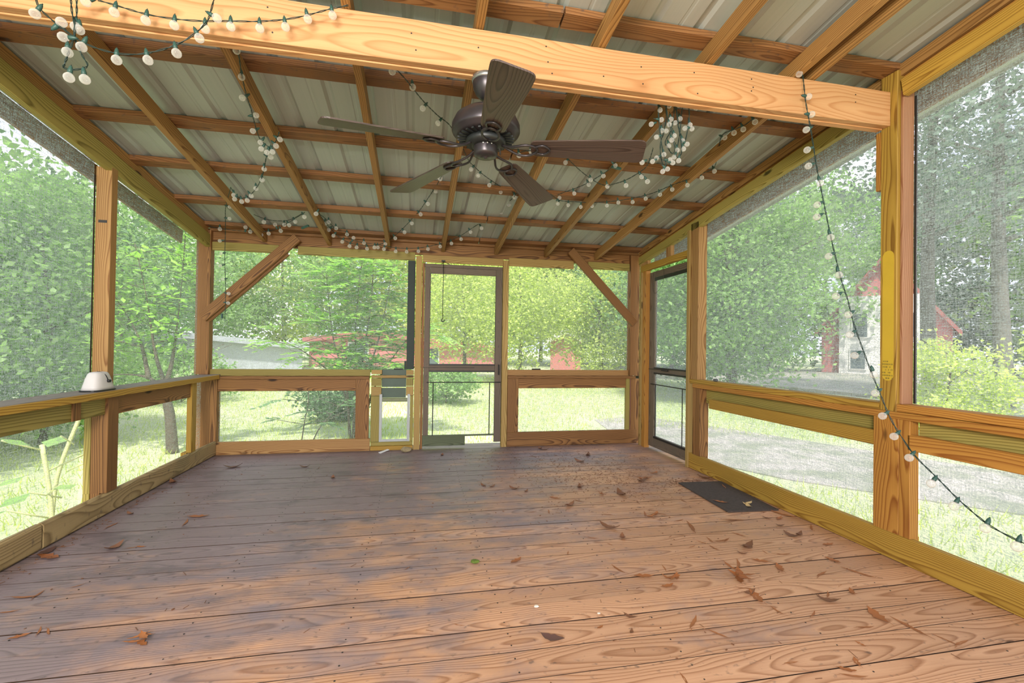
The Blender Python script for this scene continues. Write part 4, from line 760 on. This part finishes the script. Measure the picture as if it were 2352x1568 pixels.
# fallen leaves
def leaf_mesh(kind, seed):
    r_ = random.Random(seed); v, f = [], []
    asp = {'o': .34, 'n': .13, 'c': .42, 'w': .48, 'y': .28, 'm': .10, 'b': .35}[kind]
    def one(ox, oy, ang, L, a_, curl, lift):
        n = 9; vs = []
        for i in range(n):
            t = i/(n-1); x = (t-.5)*L
            w = a_*L*.5*(math.sin(PI*min(1, t*1.02+.02))**.8)*(1+(.35 if kind in 'ob' else .15)*math.sin(i*2.4+seed))
            z = curl*L*(t-.5)**2*1.6+lift
            for s_2, zz in ((-1, .22*w+curl*.05*L), (0, 0), (1, .22*w)):
                c, s3 = math.cos(ang), math.sin(ang); y_ = s_2*w+L*.06*math.sin(t*3+seed)
                vs.append((ox+x*c-y_*s3, oy+x*s3+y_*c, z+zz+.0008))
        fs = [(3*i+j, 3*i+3+j, 3*i+4+j, 3*i+1+j) for i in range(n-1) for j in (0, 1)]
        nb = len(vs); x0 = -.5*L; c, s3 = math.cos(ang), math.sin(ang)   # stalk
        for q in ((x0-.18*L, .012*L), (x0-.18*L, -.006*L), (x0+.02*L, .010*L), (x0+.02*L, -.010*L)):
            vs.append((ox+q[0]*c-q[1]*s3, oy+q[0]*s3+q[1]*c, curl*L*.4+lift+.0015))
        fs.append((nb, nb+1, nb+3, nb+2)); return vs, fs
    if kind == 'b': parts = [one(r_.uniform(-.3, .3), r_.uniform(-.2, .2), r_.uniform(0, 6), r_.uniform(.5, .8), r_.choice((.16, .35)), .35, .05*i) for i in range(5)]
    elif kind == 'y': parts = [one(-.18, 0, .5, .6, .35, .5, 0), one(.2, .02, -.3, .55, .4, .5, .01), one(.02, .12, 1.2, .35, .4, .6, 0)]
    else: parts = [one(0, 0, 0, 1, asp, {'o': .22, 'n': .15, 'c': .7, 'w': .35, 'm': .1}[kind], 0)]
    v, f = merge(parts); return me_from(v, f, True)
LM = {k: [leaf_mesh(k, s_2) for s_2 in (1, 2, 3)] for k in 'onyb'}
LM.update({k: [leaf_mesh(k, s_2) for s_2 in (4, 5)] for k in 'cwm'})
for k in LM:
    for me in LM[k]: me.materials.append(MD[k])
KN = {'o': 'russet oval leaf', 'n': 'narrow tan leaf', 'c': 'small crumpled brown leaf', 'w': 'broad dark dead leaf', 'y': 'pale straw-coloured shredded leaf', 'm': 'thin yellow leaf sliver', 'b': 'cluster of tangled dead leaves'}
def region(x, y_):
    if x > 2.05 and 2.7 < y_ < 3.45: return 'on the doormat'
    if x > 1.75 and y_ < 3.2: return 'beside the right bottom plate'
    if x > 1.2: return 'before the doormat' if y_ < 2.75 else 'among litter left of the doormat'
    if x > .45: return 'on the right foreground boards' if y_ < 2.3 else ('right of the deck centre' if y_ < 3.2 else 'near the back wall')
    if x < -1.3: return 'beside the left bottom plate'
    if x < -.3: return 'on the grey left foreground boards' if y_ < 2.6 else 'on the grey left rear boards'
    return 'in the middle of the deck'
ORD = 'nearest second third fourth fifth sixth seventh eighth ninth tenth eleventh twelfth thirteenth fourteenth fifteenth sixteenth seventeenth eighteenth nineteenth twentieth'.split()
bags = {}
for i, (x, y_, k, sz) in enumerate(LV):
    ox, oy = (2.477, 2.0) if x > .45 else ((.3, 4.95) if x > -.3 else (-1.9, 3.35))
    bags.setdefault((k, region(x, y_)), []).append((math.hypot(x-ox, y_-oy), i))
for b_ in bags.values(): b_.sort()
for i, (x, y_, k, sz) in enumerate(LV):
    o = bpy.data.objects.new('dead_leaf', LM[k][i % len(LM[k])]); COL.objects.link(o); rg = region(x, y_)
    zz = .0125 if (rg == 'on the doormat' and x > 2.09) else .0008
    o.location = (x, y_, zz); sz *= 1.45; o.scale = (sz, sz, sz*.7); o.rotation_euler = (0, 0, (i*1.7) % 3.1-.9)
    b_ = bags[(k, rg)]; lab = KN[k]+' '+rg
    if len(b_) > 1:
        j = [q[1] for q in b_].index(i); mark = 'big post' if x > .45 else ('back door' if x > -.3 else 'left post')
        lab += ', '+(ORD[j]+' to the ' if j == 0 else ORD[j]+' from the ')+mark
    tag(o, lab, 'leaf', 'dead leaves fallen on the deck')
# crumbs of bark and pine needles: nobody could count them
parts = []
for i in range(2200):
    u = rnd.random()
    if u < .55: x, y_ = rnd.gauss(1.55, .38), rnd.gauss(3.75, .42)
    elif u < .7: x, y_ = rnd.gauss(2.2, .12), rnd.gauss(3.42, .06)
    elif u < .8: x, y_ = rnd.gauss(.9, .35), rnd.gauss(4.55, .25)
    elif u < .86: x, y_ = XL+.03+abs(rnd.gauss(0, .05)), rnd.uniform(2.4, 4.9)
    else: x, y_ = rnd.uniform(-1.8, 2.4), rnd.uniform(1.2, 4.8)
    if not (XL+.01 < x < XR-.01 and .9 < y_ < YB-.02): continue
    L = rnd.choice((.005, .007, .010, .022, .035))*rnd.uniform(.6, 1.3); w = .0016 if L > .012 else L*.4; a = rnd.uniform(0, PI)
    c, s2 = math.cos(a), math.sin(a); h = w*.8
    q = [(-L/2, -w/2), (L/2, -w/2), (L/2, w/2), (-L/2, w/2)]
    vs = [(x+p_*c-r_*s2, y_+p_*s2+r_*c, zz) for zz in (.0012, .0012+h) for p_, r_ in q]
    parts.append((vs, [(4, 5, 6, 7), (0, 1, 5, 4), (1, 2, 6, 5), (2, 3, 7, 6), (3, 0, 4, 7)]))
v, f = merge(parts); tag(link('leaf_litter', me_from(v, f), MD['c']), 'fine bark crumbs and pine needles scattered over the deck', 'litter', kind='stuff')

# ================================================================ outside
GZ = -.40
def ground_mat():
    s = NT('lawn_grass'); gp = s.n('NewGeometry').outputs['Position']
    f = s.noise(gp, .35, 5, .6); g = s.noise(gp, 6, 5, .7); h = s.noise(gp, 38, 3, .7)
    c = s.mix(g, (.16, .24, .09, 1), (.40, .48, .24, 1)); c = s.mix(s.ramp(f, [(.42, 0.0), (.62, .6)]), c, (.50, .46, .34, 1))
    c = s.mix(s.math('MULTIPLY', h, .7), c, (.52, .56, .36, 1))
    return s.pbr(Base__Color=c, Roughness=.9)
def gravel_mat():
    s = NT('gravel'); gp = s.n('NewGeometry').outputs['Position']
    g = s.noise(gp, 30, 5, .7); f = s.noise(gp, 2, 4, .6)
    c = s.mix(g, (.19, .18, .17, 1), (.50, .47, .44, 1)); c = s.mix(s.ramp(f, [(.42, 0.0), (.62, .75)]), c, (.17, .20, .13, 1))
    return s.pbr(Base__Color=c, Roughness=.95)
M_GRASS, M_GRAVEL = ground_mat(), gravel_mat()
def grid_ground(x0, x1, y0, y1, n, amp):
    vs = []; fs = []; r_ = random.Random(3)
    for j in range(n+1):
        for i in range(n+1):
            x, y_ = x0+(x1-x0)*i/n, y0+(y1-y0)*j/n
            d = max(0, math.hypot(x, y_-2)-8)
            vs.append((x, y_, GZ+amp*math.sin(x*.11+1)*math.cos(y_*.09)*min(1, d/10)))
    for j in range(n):
        for i in range(n): a = j*(n+1)+i; fs.append((a, a+1, a+n+2, a+n+1))
    return me_from(vs, fs, True)
g = link('ground', grid_ground(-90, 90, -30, 120, 60, .12), M_GRASS); tag(g, 'sunlit green lawn around the porch', 'lawn', kind='structure')
def strip(name, pts, label, dz):
    n = len(pts)//2; V = [(x, y_, GZ+dz) for x, y_ in pts]+[(x, y_, GZ-.2) for x, y_ in pts]; m = len(pts)
    fs = [tuple(range(m))]+[(i, (i+1) % m, m+(i+1) % m, m+i) for i in range(m)]
    return tag(link(name, me_from(V, fs), M_GRAVEL), label, 'driveway', kind='structure')
strip('driveway', [(12, 22), (14, 13), (15, 2), (32, -2), (33, 14), (26, 30), (14, 40)], 'pale gravel drive beyond the right screens', .13)
strip('path', [(3.6, 9.0), (3.2, 6.6), (4.2, 4.6), (7.5, 1.2), (9.5, 1.0), (7.4, 4.2), (5.9, 7.4), (4.8, 9.4)], 'pale gravel path close outside the right wall', .012)
# grass tufts near the porch
def blades_mesh(n, region_, h0, h1, wd, seed):
    r_ = np.random.RandomState(seed); x = np.empty((0,)); pts = region_(r_, n); n = len(pts)
    h = r_.uniform(h0, h1, n); a = r_.uniform(0, 6.283, n); lean = r_.normal(0, .35, (n, 2))*h[:, None]
    c, s2 = np.cos(a)*wd, np.sin(a)*wd; z = np.full(n, GZ)
    P = np.stack([np.stack([pts[:, 0]-c, pts[:, 1]-s2, z], 1), np.stack([pts[:, 0]+c, pts[:, 1]+s2, z], 1), np.stack([pts[:, 0]+lean[:, 0], pts[:, 1]+lean[:, 1], z+h], 1)], 1).reshape(-1, 3)
    me = bpy.data.meshes.new('tufts'); me.vertices.add(len(P)); me.vertices.foreach_set('co', P.ravel())
    me.loops.add(3*n); me.loops.foreach_set('vertex_index', np.arange(3*n, dtype=np.int32)); me.polygons.add(n)
    me.polygons.foreach_set('loop_start', np.arange(0, 3*n, 3, dtype=np.int32)); me.update(calc_edges=True); return me
def reg(r_, n):
    p = np.stack([r_.uniform(-9, 11, n), r_.uniform(-1, 22, n)], 1)
    k = ~((p[:, 0] > -2.25) & (p[:, 0] < 2.75) & (p[:, 1] < 5.2)); k &= ~((p[:, 0] > 3.2) & (p[:, 1] < 9.3) & (p[:, 0] < 9) & (p[:, 0]*.8+p[:, 1] < 11.6) & (p[:, 0]*.9+p[:, 1] > 8.2)); return p[k]
tag(link('grass_tufts', blades_mesh(90000, reg, .03, .12, .006, 1), ML['yellow']), 'short lawn grass growing around the porch', 'grass', kind='stuff')

def quads_mesh(C, size, asp, rs, flat_=.0, fold=.0):
    """rhombic leaves at centres C (n,3)"""
    n = len(C); u = rs.normal(0, 1, (n, 3)); u[:, 2] *= (1-flat_); u /= np.linalg.norm(u, axis=1)[:, None]
    w = rs.normal(0, 1, (n, 3)); w[:, 2] *= (1-flat_); w -= (w*u).sum(1)[:, None]*u; w /= np.linalg.norm(w, axis=1)[:, None]
    s_ = size*rs.uniform(.6, 1.35, n); a = u*(s_*.5)[:, None]; b = w*(s_*.5*asp)[:, None]
    nn = np.cross(u, w)*(s_*.08)[:, None]
    P = np.stack([C-a, C+b*1.0+nn, C+a, C-b+nn], 1).reshape(-1, 3)
    me = bpy.data.meshes.new('leaves'); me.vertices.add(4*n); me.vertices.foreach_set('co', P.ravel())
    me.loops.add(4*n); me.loops.foreach_set('vertex_index', np.arange(4*n, dtype=np.int32)); me.polygons.add(n)
    me.polygons.foreach_set('loop_start', np.arange(0, 4*n, 4, dtype=np.int32)); me.update(calc_edges=True); return me
def crown_points(rs, cx, cy_, cz, rx, ry, rz, clumps, per, spread, droop=0.0, cone=0.0):
    K = rs.normal(0, 1, (clumps, 3)); K /= np.linalg.norm(K, axis=1)[:, None]; K *= rs.uniform(.35, 1, (clumps, 1))**.6
    if cone:
        sc_ = 1-cone*(K[:, 2]*.5+.5); K[:, 0] *= sc_; K[:, 1] *= sc_
    K = K*np.array([rx, ry, rz])+np.array([cx, cy_, cz])
    C = np.repeat(K, per, 0)+rs.normal(0, 1, (clumps*per, 3))*np.array([spread, spread, spread*(.55+droop)])
    if droop: C[:, 2] -= rs.exponential(droop, len(C))
    return C[C[:, 2] > GZ+.02]
TREEN = [0]
def tree(name, label, cat, x, y_, h, rx, rz, mat, n=6000, leaf=.14, trunk=.12, clumps=90, group=None, low=.35, droop=0.0, cone=0.0, bark=None, asp=.6, spread=.32, flat_=.3, lean=0.0):
    TREEN[0] += 1; rs = np.random.RandomState(TREEN[0]*13+1); r_ = random.Random(TREEN[0])
    t = tag(empty(name, (x, y_, GZ)), label, cat, group); cz = h*(low+(1-low)/2)
    C = crown_points(rs, 0, 0, cz, rx, rx, h*(1-low)/2, clumps, max(1, n//clumps), spread, droop, cone); C = C[C[:, 2] > .03]
    me = quads_mesh(C, leaf, asp, rs, flat_); me.materials.append(ML[mat]); o = bpy.data.objects.new('foliage', me); COL.objects.link(o); o.parent = t; o['kind'] = 'stuff'
    parts = [tube_data([(lean*s_*s_*h + .03*h*math.sin(s_*5+TREEN[0])*.4, .02*h*math.sin(s_*4), s_*h*.93) for s_ in [i/9 for i in range(10)]], trunk, 8, [trunk*(1-.85*i/9) for i in range(10)])]
    for b in range(9):
        z = h*r_.uniform(low*.8, .85); a = r_.uniform(0, 6.28); L = rx*r_.uniform(.5, .9)*(1-cone*z/h)
        parts.append(tube_data([(lean*(z/h)**2*h+L*q*math.cos(a), L*q*math.sin(a), z+L*.45*q) for q in (0, .35, .7, 1)], trunk*.35, 5, [trunk*.35, trunk*.25, trunk*.14, .01]))
    v, f = merge(parts); me = me_from(v, f, True); me.materials.append(bark or M_BARK); o = bpy.data.objects.new('trunk', me); COL.objects.link(o); o.parent = t
    return t
def polar(az, d): return d*math.sin(R(az)), d*math.cos(R(az))
# far woods all round
kinds = ['mid', 'dark', 'mid', 'pine', 'yellow']
words = {'mid': 'mid green leafy tree', 'dark': 'dark green dense tree', 'pine': 'blue-green pine tree', 'yellow': 'yellow-green bright tree'}
far = [(-66, 26, 9, 'mid'), (-57, 24, 9.5, 'yellow'), (-49, 27, 8.5, 'mid'), (-43, 22, 8, 'mid'), (-36, 28, 8.5, 'dark'), (-29, 34, 10, 'mid'), (-22, 44, 11, 'mid'), (-15, 48, 14, 'yellow'), (-8, 46, 15, 'mid'), (-1, 44, 15, 'yellow'),
       (4.5, 40, 14, 'yellow'), (10, 42, 15, 'yellow'), (15, 46, 15, 'mid'), (20, 38, 12.5, 'yellow'), (25.5, 40, 13, 'mid'), (31, 30, 12, 'dark'), (36, 34, 13, 'pine'), (41, 36, 12, 'mid'), (58, 46, 17, 'pine'), (64, 40, 15, 'mid'), (71, 36, 14, 'dark'), (52, 66, 22, 'pine'), (46, 50, 18, 'mid')]
WHERE = {-66: 'at the far left edge behind the left screens', -57: 'left of the white cover beyond the left wall', -49: 'above the white cover beyond the left wall', -43: 'just left of the left wall post', -36: 'just right of the left wall post', -29: 'seen beside the left corner post', -22: 'behind the left knee brace', -15: 'behind the sapling on its left', -8: 'straight behind the leafy sapling', -1: 'left of the back screen door', 4.5: 'seen through the back screen door', 10: 'right of the back screen door', 15: 'in the middle of the right rear screen', 20: 'behind the little red shed', 25.5: 'behind the right knee brace', 31: 'seen through the corner door', 36: 'right of the corner door', 41: 'left of the white gabled house', 58: 'right of the big square post', 64: 'toward the right edge', 71: 'at the far right edge', 52: 'far behind the white gabled house', 46: 'between the bushy tree and the white gabled house'}
for az, d, h, k in far:
    x, y_ = polar(az, d)
    tree('tree', words[k]+' '+WHERE[az], 'tree', x, y_, h, h*.34+1.0, 0, k, n=12000, leaf=.055*h**.5*1.75, trunk=.20, clumps=70, group='woods beyond the lawn', low=.10 if abs(az) < 40 else .06, spread=.85, droop=.35 if k == 'yellow' else .1, cone=.4 if k == 'pine' else 0)
# mid distance
x, y_ = polar(54.2, 19); tree('pine_tree', 'tall straight pine with a bare trunk right of the big square post', 'tree', x, y_, 16, 3.0, 0, 'pine', n=12000, leaf=.16, trunk=.22, clumps=60, low=.33, spread=.7, bark=M_BARKG)
x, y_ = polar(58.6, 17); tree('pine_tree', 'second bare-trunked pine near the right edge', 'tree', x, y_, 14, 2.6, 0, 'pine', n=9000, leaf=.16, trunk=.20, clumps=50, low=.36, spread=.7, bark=M_BARKG)
x, y_ = polar(37, 14.5); tree('tree', 'broad bushy green tree filling the screen between the corner door and the post', 'tree', x, y_, 6.4, 2.5, 0, 'mid', n=30000, leaf=.12, trunk=.16, clumps=110, low=.08, spread=.42)
x, y_ = polar(33.2, 17); tree('tree', 'dark tree just right of the corner door', 'tree', x, y_, 7.4, 2.3, 0, 'dark', n=18000, leaf=.14, trunk=.18, clumps=90, low=.06, spread=.55)
x, y_ = polar(55.2, 10.5); tree('shrub', 'yellow-green sunlit shrub before the house right of the big post', 'shrub', x, y_, 1.75, .75, 0, 'yellow', n=9000, leaf=.07, trunk=.03, clumps=60, low=.0, spread=.18)
x, y_ = polar(63, 15); tree('shrub', 'yellow-green shrub at the right edge', 'shrub', x, y_, 2.6, .9, 0, 'yellow', n=3500, leaf=.13, trunk=.03, clumps=60, low=.0, spread=.2)
x, y_ = polar(27, 21); tree('tree', 'round green tree behind the corner posts', 'tree', x, y_, 6.6, 2.2, 0, 'mid', n=13000, leaf=.14, trunk=.15, clumps=60, low=.08, spread=.6)
x, y_ = polar(12.5, 19); tree('tree', 'small weeping yellow-green tree right of the back door', 'tree', x, y_, 5.6, 1.9, 0, 'yellow', n=15000, leaf=.13, trunk=.10, clumps=70, low=.22, droop=.45, spread=.45)
x, y_ = polar(5.5, 22); tree('tree', 'weeping yellow-green tree behind the back screen door', 'tree', x, y_, 6.4, 2.0, 0, 'yellow', n=15000, leaf=.13, trunk=.10, clumps=70, low=.24, droop=.45, spread=.45)
x, y_ = polar(22.5, 20); tree('tree', 'green tree behind the right end of the rear screen', 'tree', x, y_, 5.2, 1.9, 0, 'yellow', n=13000, leaf=.13, trunk=.10, clumps=70, low=.16, droop=.3, spread=.45)
# left thicket
for az, d, h, rx, k, n, lb in ((-63, 7.5, 3.0, 1.4, 'mid', 9000, 'green bush crowding the left screen at the picture edge'), (-55, 9.5, 3.7, 1.7, 'yellow', 9000, 'bright bush left of the white cover'), (-47, 8.5, 3.1, 1.3, 'mid', 9000, 'green bush behind the white cover'),
                               (-40.5, 11, 4.2, 1.6, 'mid', 8000, 'green bush left of the left wall post'), (-34, 9.5, 4.0, 1.2, 'mid', 8000, 'leafy bush right of the left wall post'), (-29, 15, 4.6, 1.4, 'dark', 6000, 'dark bush left of the rear corner')):
    x, y_ = polar(az, d); tree('bush', lb, 'bush', x, y_, h, rx, 0, k, n=n*2, leaf=.085, trunk=.05, clumps=90, group='thicket beyond the left wall', low=.0, spread=.30)
# low shrubs outside the back
for az, d, h, rx, k, n, lb in ((-9.5, 9.6, .75, .5, 'dark', 2200, 'low dark shrub behind the sapling stems'), (3.5, 12, .9, .8, 'mid', 3500, 'low shrub seen through the back door'), (-24, 14, 1.4, 1.3, 'mid', 4500, 'low bushes beyond the rear left corner')):
    x, y_ = polar(az, d); tree('shrub', lb, 'shrub', x, y_, h, rx, 0, k, n=n, leaf=.09, trunk=.02, clumps=60, low=.0, spread=.14)

# close saplings with compound leaves
def pinnate(rs, base, d, L, ls, nleaf=7):
    """quads of one compound leaf; returns verts (m,4,3) and the stalk points"""
    d = d/np.linalg.norm(d); side = np.cross(d, [0, 0, 1.]); side /= np.linalg.norm(side)+1e-9; out = []; st = []
    for i in range(nleaf+1):
        t = i/nleaf; P = base+d*L*t+np.array([0, 0, -.35*L*t*t]); st.append(P)
        if i == 0: continue
        for s_ in ((-1, 1) if i < nleaf else (0,)):
            ax = side*s_*.9+d*(.45 if s_ else 1)+np.array([0, 0, -.25]); ax /= np.linalg.norm(ax)
            l = ls*rs.uniform(.8, 1.15)*(1-.25*abs(t-.5)); w = np.cross(ax, [0, 0, 1.]); w /= np.linalg.norm(w); w = w+np.array([0, 0, rs.uniform(-.3, .3)])
            out.append([P, P+ax*l*.45+w*l*.24, P+ax*l, P+ax*l*.45-w*l*.24])
    return out, st
def sapling(name, label, x, y_, stems, mat, seed, leafL=.34, ls=.13, step=.10, start=.9, r0=.022, compound=True, sp=1.0, r1=None):
    rs = np.random.RandomState(seed); t = tag(empty(name, (x, y_, GZ)), label, 'sapling'); quads = []; wood_ = []
    for si, pts in enumerate(stems):
        P = catmull([Vector(p) for p in pts], 8); ra = r0 if (si == 0 or r1 is None) else r1
        wood_.append(tube_data(P, ra, 6, [max(.006, ra*(1-(1.25 if r1 else .8)*i/(len(P)-1))) for i in range(len(P))]))
        acc = 0
        for a, b in zip(P, P[1:]):
            acc += (b-a).length
            if b.z < start: acc = 0; continue
            while acc > step:
                acc -= step
                for _ in range(2):
                    an = rs.uniform(0, 6.283); d = np.array([math.cos(an)*sp, math.sin(an)*sp, rs.uniform(.0, .7)])
                    br = np.array(b)+d*rs.uniform(.05, .45)*np.array([1, 1, .6])
                    wood_.append(tube_data([b, Vector(br)], .004, 4))
                    if compound:
                        for _k in range(2):
                            d2 = d+rs.normal(0, .5, 3)*np.array([1, 1, .4]); qs, st = pinnate(rs, br, d2, leafL*rs.uniform(.7, 1.15), ls); quads += qs
                            wood_.append(tube_data([Vector(s_) for s_ in st[::3]], .002, 3))
                    else:
                        for _k in range(7):
                            c = np.array(b)+(br-np.array(b))*rs.uniform(.2, 1.2)+rs.normal(0, .07, 3); u = rs.normal(0, 1, 3)*np.array([1, 1, .35]); u /= np.linalg.norm(u); w = np.cross(u, [0, 0, 1.]); l = ls*rs.uniform(.7, 1.2)
                            quads.append([c-u*l*.5, c+w*l*.32, c+u*l*.5, c-w*l*.32])
    Q = np.array(quads).reshape(-1, 3); n = len(Q)//4; me = bpy.data.meshes.new('leaves'); me.vertices.add(4*n); me.vertices.foreach_set('co', Q.ravel())
    me.loops.add(4*n); me.loops.foreach_set('vertex_index', np.arange(4*n, dtype=np.int32)); me.polygons.add(n); me.polygons.foreach_set('loop_start', np.arange(0, 4*n, 4, dtype=np.int32)); me.update(calc_edges=True)
    me.materials.append(ML[mat]); o = bpy.data.objects.new('leaves', me); COL.objects.link(o); o.parent = t; o['kind'] = 'stuff'
    v, f = merge(wood_); me = me_from(v, f, True); me.materials.append(M_BARK); o = bpy.data.objects.new('stems', me); COL.objects.link(o); o.parent = t
sapling('sapling', 'bright green many-stemmed sapling with feathery leaves outside the rear left screen', -.98, 7.6,
        [[(0, 0, 0), (.02, .05, .9), (.0, .1, 1.8), (.08, .1, 3.0)], [(.06, 0, 0), (.18, 0, .9), (.38, .1, 1.7), (.55, .1, 2.7)], [(-.05, 0, 0), (-.12, 0, .9), (-.34, .1, 1.6), (-.45, .05, 2.6)],
         [(.1, 0, 0), (.3, .1, .8), (.62, .1, 1.35), (.95, .0, 1.75)], [(.03, .1, 0), (.1, .2, 1.2), (.22, .2, 2.2), (.25, .2, 3.2)], [(-.05, .1, 0), (-.2, .2, .8), (-.7, .2, 1.3), (-1.0, .1, 1.5)]], 'bright', 5, start=.95, step=.075, leafL=.36, ls=.14)
sapling('sapling', 'small drooping dark-leaved sapling low behind the rear left bay', -1.55, 6.7,
        [[(0, 0, 0), (.05, 0, .4), (.10, 0, .75), (.05, .0, 1.0)], [(.1, 0, 0), (.25, 0, .35), (.48, 0, .62), (.6, 0, .75)]], 'dark', 6, start=.28, step=.16, leafL=.28, ls=.12, r0=.01)
sapling('young_tree', 'young tree with a forked curving trunk outside the rear left corner', -3.22, 7.0,
        [[(0, 0, 0), (-.04, 0, .5), (-.10, 0, .85), (-.02, 0, 1.3), (.06, 0, 2.2), (.1, 0, 3.0)], [(-.05, 0, .72), (-.28, 0, 1.0), (-.62, -.05, 1.06), (-1.0, -.1, 1.0)], [(-.06, 0, .8), (-.22, 0, 1.3), (-.35, 0, 2.1), (-.5, 0, 2.8)], [(-.3, 0, 1.0), (-.5, .1, 1.6), (-.9, .1, 2.3)]], 'bright', 9, start=1.25, step=.11, compound=False, ls=.13, r0=.085, r1=.035)
# pale weed stalks close to the left wall
ws = tag(empty('weeds', (-2.75, 3.1, GZ)), 'pale-stalked broad-leaved weeds just outside the left wall', 'weeds'); parts = []; Q = []; rs = np.random.RandomState(4)
for i in range(9):
    a = rs.uniform(-.9, .9); b = rs.uniform(-.3, 1.0); h = rs.uniform(.45, .95); P = [Vector((b*.4, a, 0)), Vector((b*.3, a*1.1+.03, h*.5)), Vector((b*.3+rs.uniform(-.15, .15), a*1.3, h))]
    parts.append(tube_data(catmull(P, 4), .015, 5, None))
    for q in (.35, .55, .75, .95):
        p0 = P[0].lerp(P[2], q); an = rs.uniform(0, 6.28); d = Vector((math.cos(an), math.sin(an), .5)); e = p0+d*.2; parts.append(tube_data([p0, e], .006, 4))
        c = np.array(e); u = np.array([math.cos(an), math.sin(an), rs.uniform(-.4, .3)]); w = np.cross(u, [0, 0, 1.]); l = rs.uniform(.10, .18)
        Q.append([c, c+u*l*.5+w*l*.42, c+u*l, c+u*l*.5-w*l*.42])
v, f = merge(parts); me = me_from(v, f, True); me.materials.append(M_STALK); o = bpy.data.objects.new('stalks', me); COL.objects.link(o); o.parent = ws
v = [tuple(p_) for q in Q for p_ in q]; me = me_from(v, [(4*i, 4*i+1, 4*i+2, 4*i+3) for i in range(len(Q))]); me.materials.append(ML['mid']); o = bpy.data.objects.new('leaves', me); COL.objects.link(o); o.parent = ws; o['kind'] = 'stuff'

# houses
M_RED = flat('red_siding', (.55, .19, .19), .6, 0, 3, .2); M_WSID = flat('white_siding', (.78, .76, .74), .6, 0, 3, .08); M_RROOF = flat('red_roof', (.40, .13, .12), .6, 0, 3, .2)
M_GLASS = flat('dark_window_glass', (.10, .13, .15), .15, 0, 3, .2); M_GREYR = flat('grey_sheet_metal', (.42, .44, .50), .5, .1, 3, .2)
def house(name, label, az, d, w, dep, h, peak, wall, roof, yaw=None, wins=(), front=None):
    x, y_ = polar(az, d); t = tag(empty(name, (x, y_, GZ)), label, 'building'); t.rotation_euler = (0, 0, R(-az if yaw is None else yaw))
    def add(nm, V, Fc, m, par=t):
        me = me_from(V, Fc); me.materials.append(m); o = bpy.data.objects.new(nm, me); COL.objects.link(o); o.parent = par; return o
    a = w/2
    V = [(-a, 0, 0), (a, 0, 0), (a, 0, h), (0, 0, peak), (-a, 0, h), (-a, dep, 0), (a, dep, 0), (a, dep, h), (0, dep, peak), (-a, dep, h)]
    add('walls', V, [(0, 1, 2, 3, 4), (9, 8, 7, 6, 5), (1, 6, 7, 2), (5, 0, 4, 9)], wall)
    for s_ in (-1, 1):
        e = .35; dx = a+e; zz = h-(peak-h)*e/a
        V = [(0, -.4, peak+.03), (s_*dx, -.4, zz+.03), (s_*dx, dep+.4, zz+.03), (0, dep+.4, peak+.03)]; V += [(p_[0], p_[1], p_[2]+.14) for p_ in V]
        add('roof_slope', V, [(0, 1, 2, 3), (7, 6, 5, 4), (0, 4, 5, 1), (1, 5, 6, 2), (2, 6, 7, 3), (3, 7, 4, 0)], roof)
        V = [(0, -.44, peak-.12), (s_*dx, -.44, zz-.12), (s_*dx, -.44, zz+.18), (0, -.44, peak+.18)]; V += [(p_[0], p_[1]+.04, p_[2]) for p_ in V]
        add('gable_trim', V, [(0, 1, 2, 3), (7, 6, 5, 4), (0, 4, 5, 1), (1, 5, 6, 2), (2, 6, 7, 3), (3, 7, 4, 0)], roof)
    def bxv(x0, x1, ya, yb, z0, z1): return [(x0, ya, z0), (x1, ya, z0), (x1, yb, z0), (x0, yb, z0), (x0, ya, z1), (x1, ya, z1), (x1, yb, z1), (x0, yb, z1)]
    if front: add('front_panel', bxv(-front[0]/2, front[0]/2, -.5, -.001, 0, front[1]), [(0, 3, 2, 1), (4, 5, 6, 7), (0, 1, 5, 4), (1, 2, 6, 5), (2, 3, 7, 6), (3, 0, 4, 7)], M_WSID)
    yo = -.5 if front else 0
    for (wx, wz, ww, wh) in wins:
        def bxv(x0, x1, ya, yb, z0, z1): return [(x0, ya, z0), (x1, ya, z0), (x1, yb, z0), (x0, yb, z0), (x0, ya, z1), (x1, ya, z1), (x1, yb, z1), (x0, yb, z1)]
        F6 = [(0, 3, 2, 1), (4, 5, 6, 7), (0, 1, 5, 4), (1, 2, 6, 5), (2, 3, 7, 6), (3, 0, 4, 7)]
        fr = add('window', bxv(wx-ww/2-.08, wx+ww/2+.08, yo-.07, yo, wz-wh/2-.08, wz+wh/2+.08), F6, M_RROOF if wall == M_WSID else M_WSID)
        add('pane', bxv(wx-ww/2, wx+ww/2, yo-.09, yo-.072, wz-wh/2, wz+wh/2), F6, M_GLASS, fr)
house('house', 'white gabled house with red roof behind the big square post', 50.4, 36, 6.2, 8, 3.0, 7.2, M_RED, M_RROOF, wins=((-1.1, 3.1, .7, 1.4), (1.1, 3.1, .7, 1.4), (-1.2, 1.0, .7, 1.1), (1.2, 1.0, .7, 1.1)), front=(4.3, 4.9))
house('long_red_building', 'long low red building behind the bright sapling', -5.2, 33, 8.2, 5, 1.75, 2.3, M_RED, M_RROOF, yaw=4, wins=((-1.0, 1.0, 1.2, 1.1),))
house('red_barn_wing', 'low red building with a white end seen through the back screen door', 5.2, 31, 4.6, 4, 1.35, 1.7, M_RED, M_RROOF, yaw=-3, wins=((-1.9, .75, .8, 1.3),))
house('red_shed', 'narrow red shed with a pale roof in the right rear screen', 18.2, 26, 1.7, 2.2, 1.9, 2.4, M_RED, M_WSID, wins=())
house('grey_outbuilding', 'low blue-grey outbuilding behind the left rear screens', -23.5, 30, 11, 5, 1.3, 1.8, M_GREYR, M_GREYR, yaw=14, wins=())
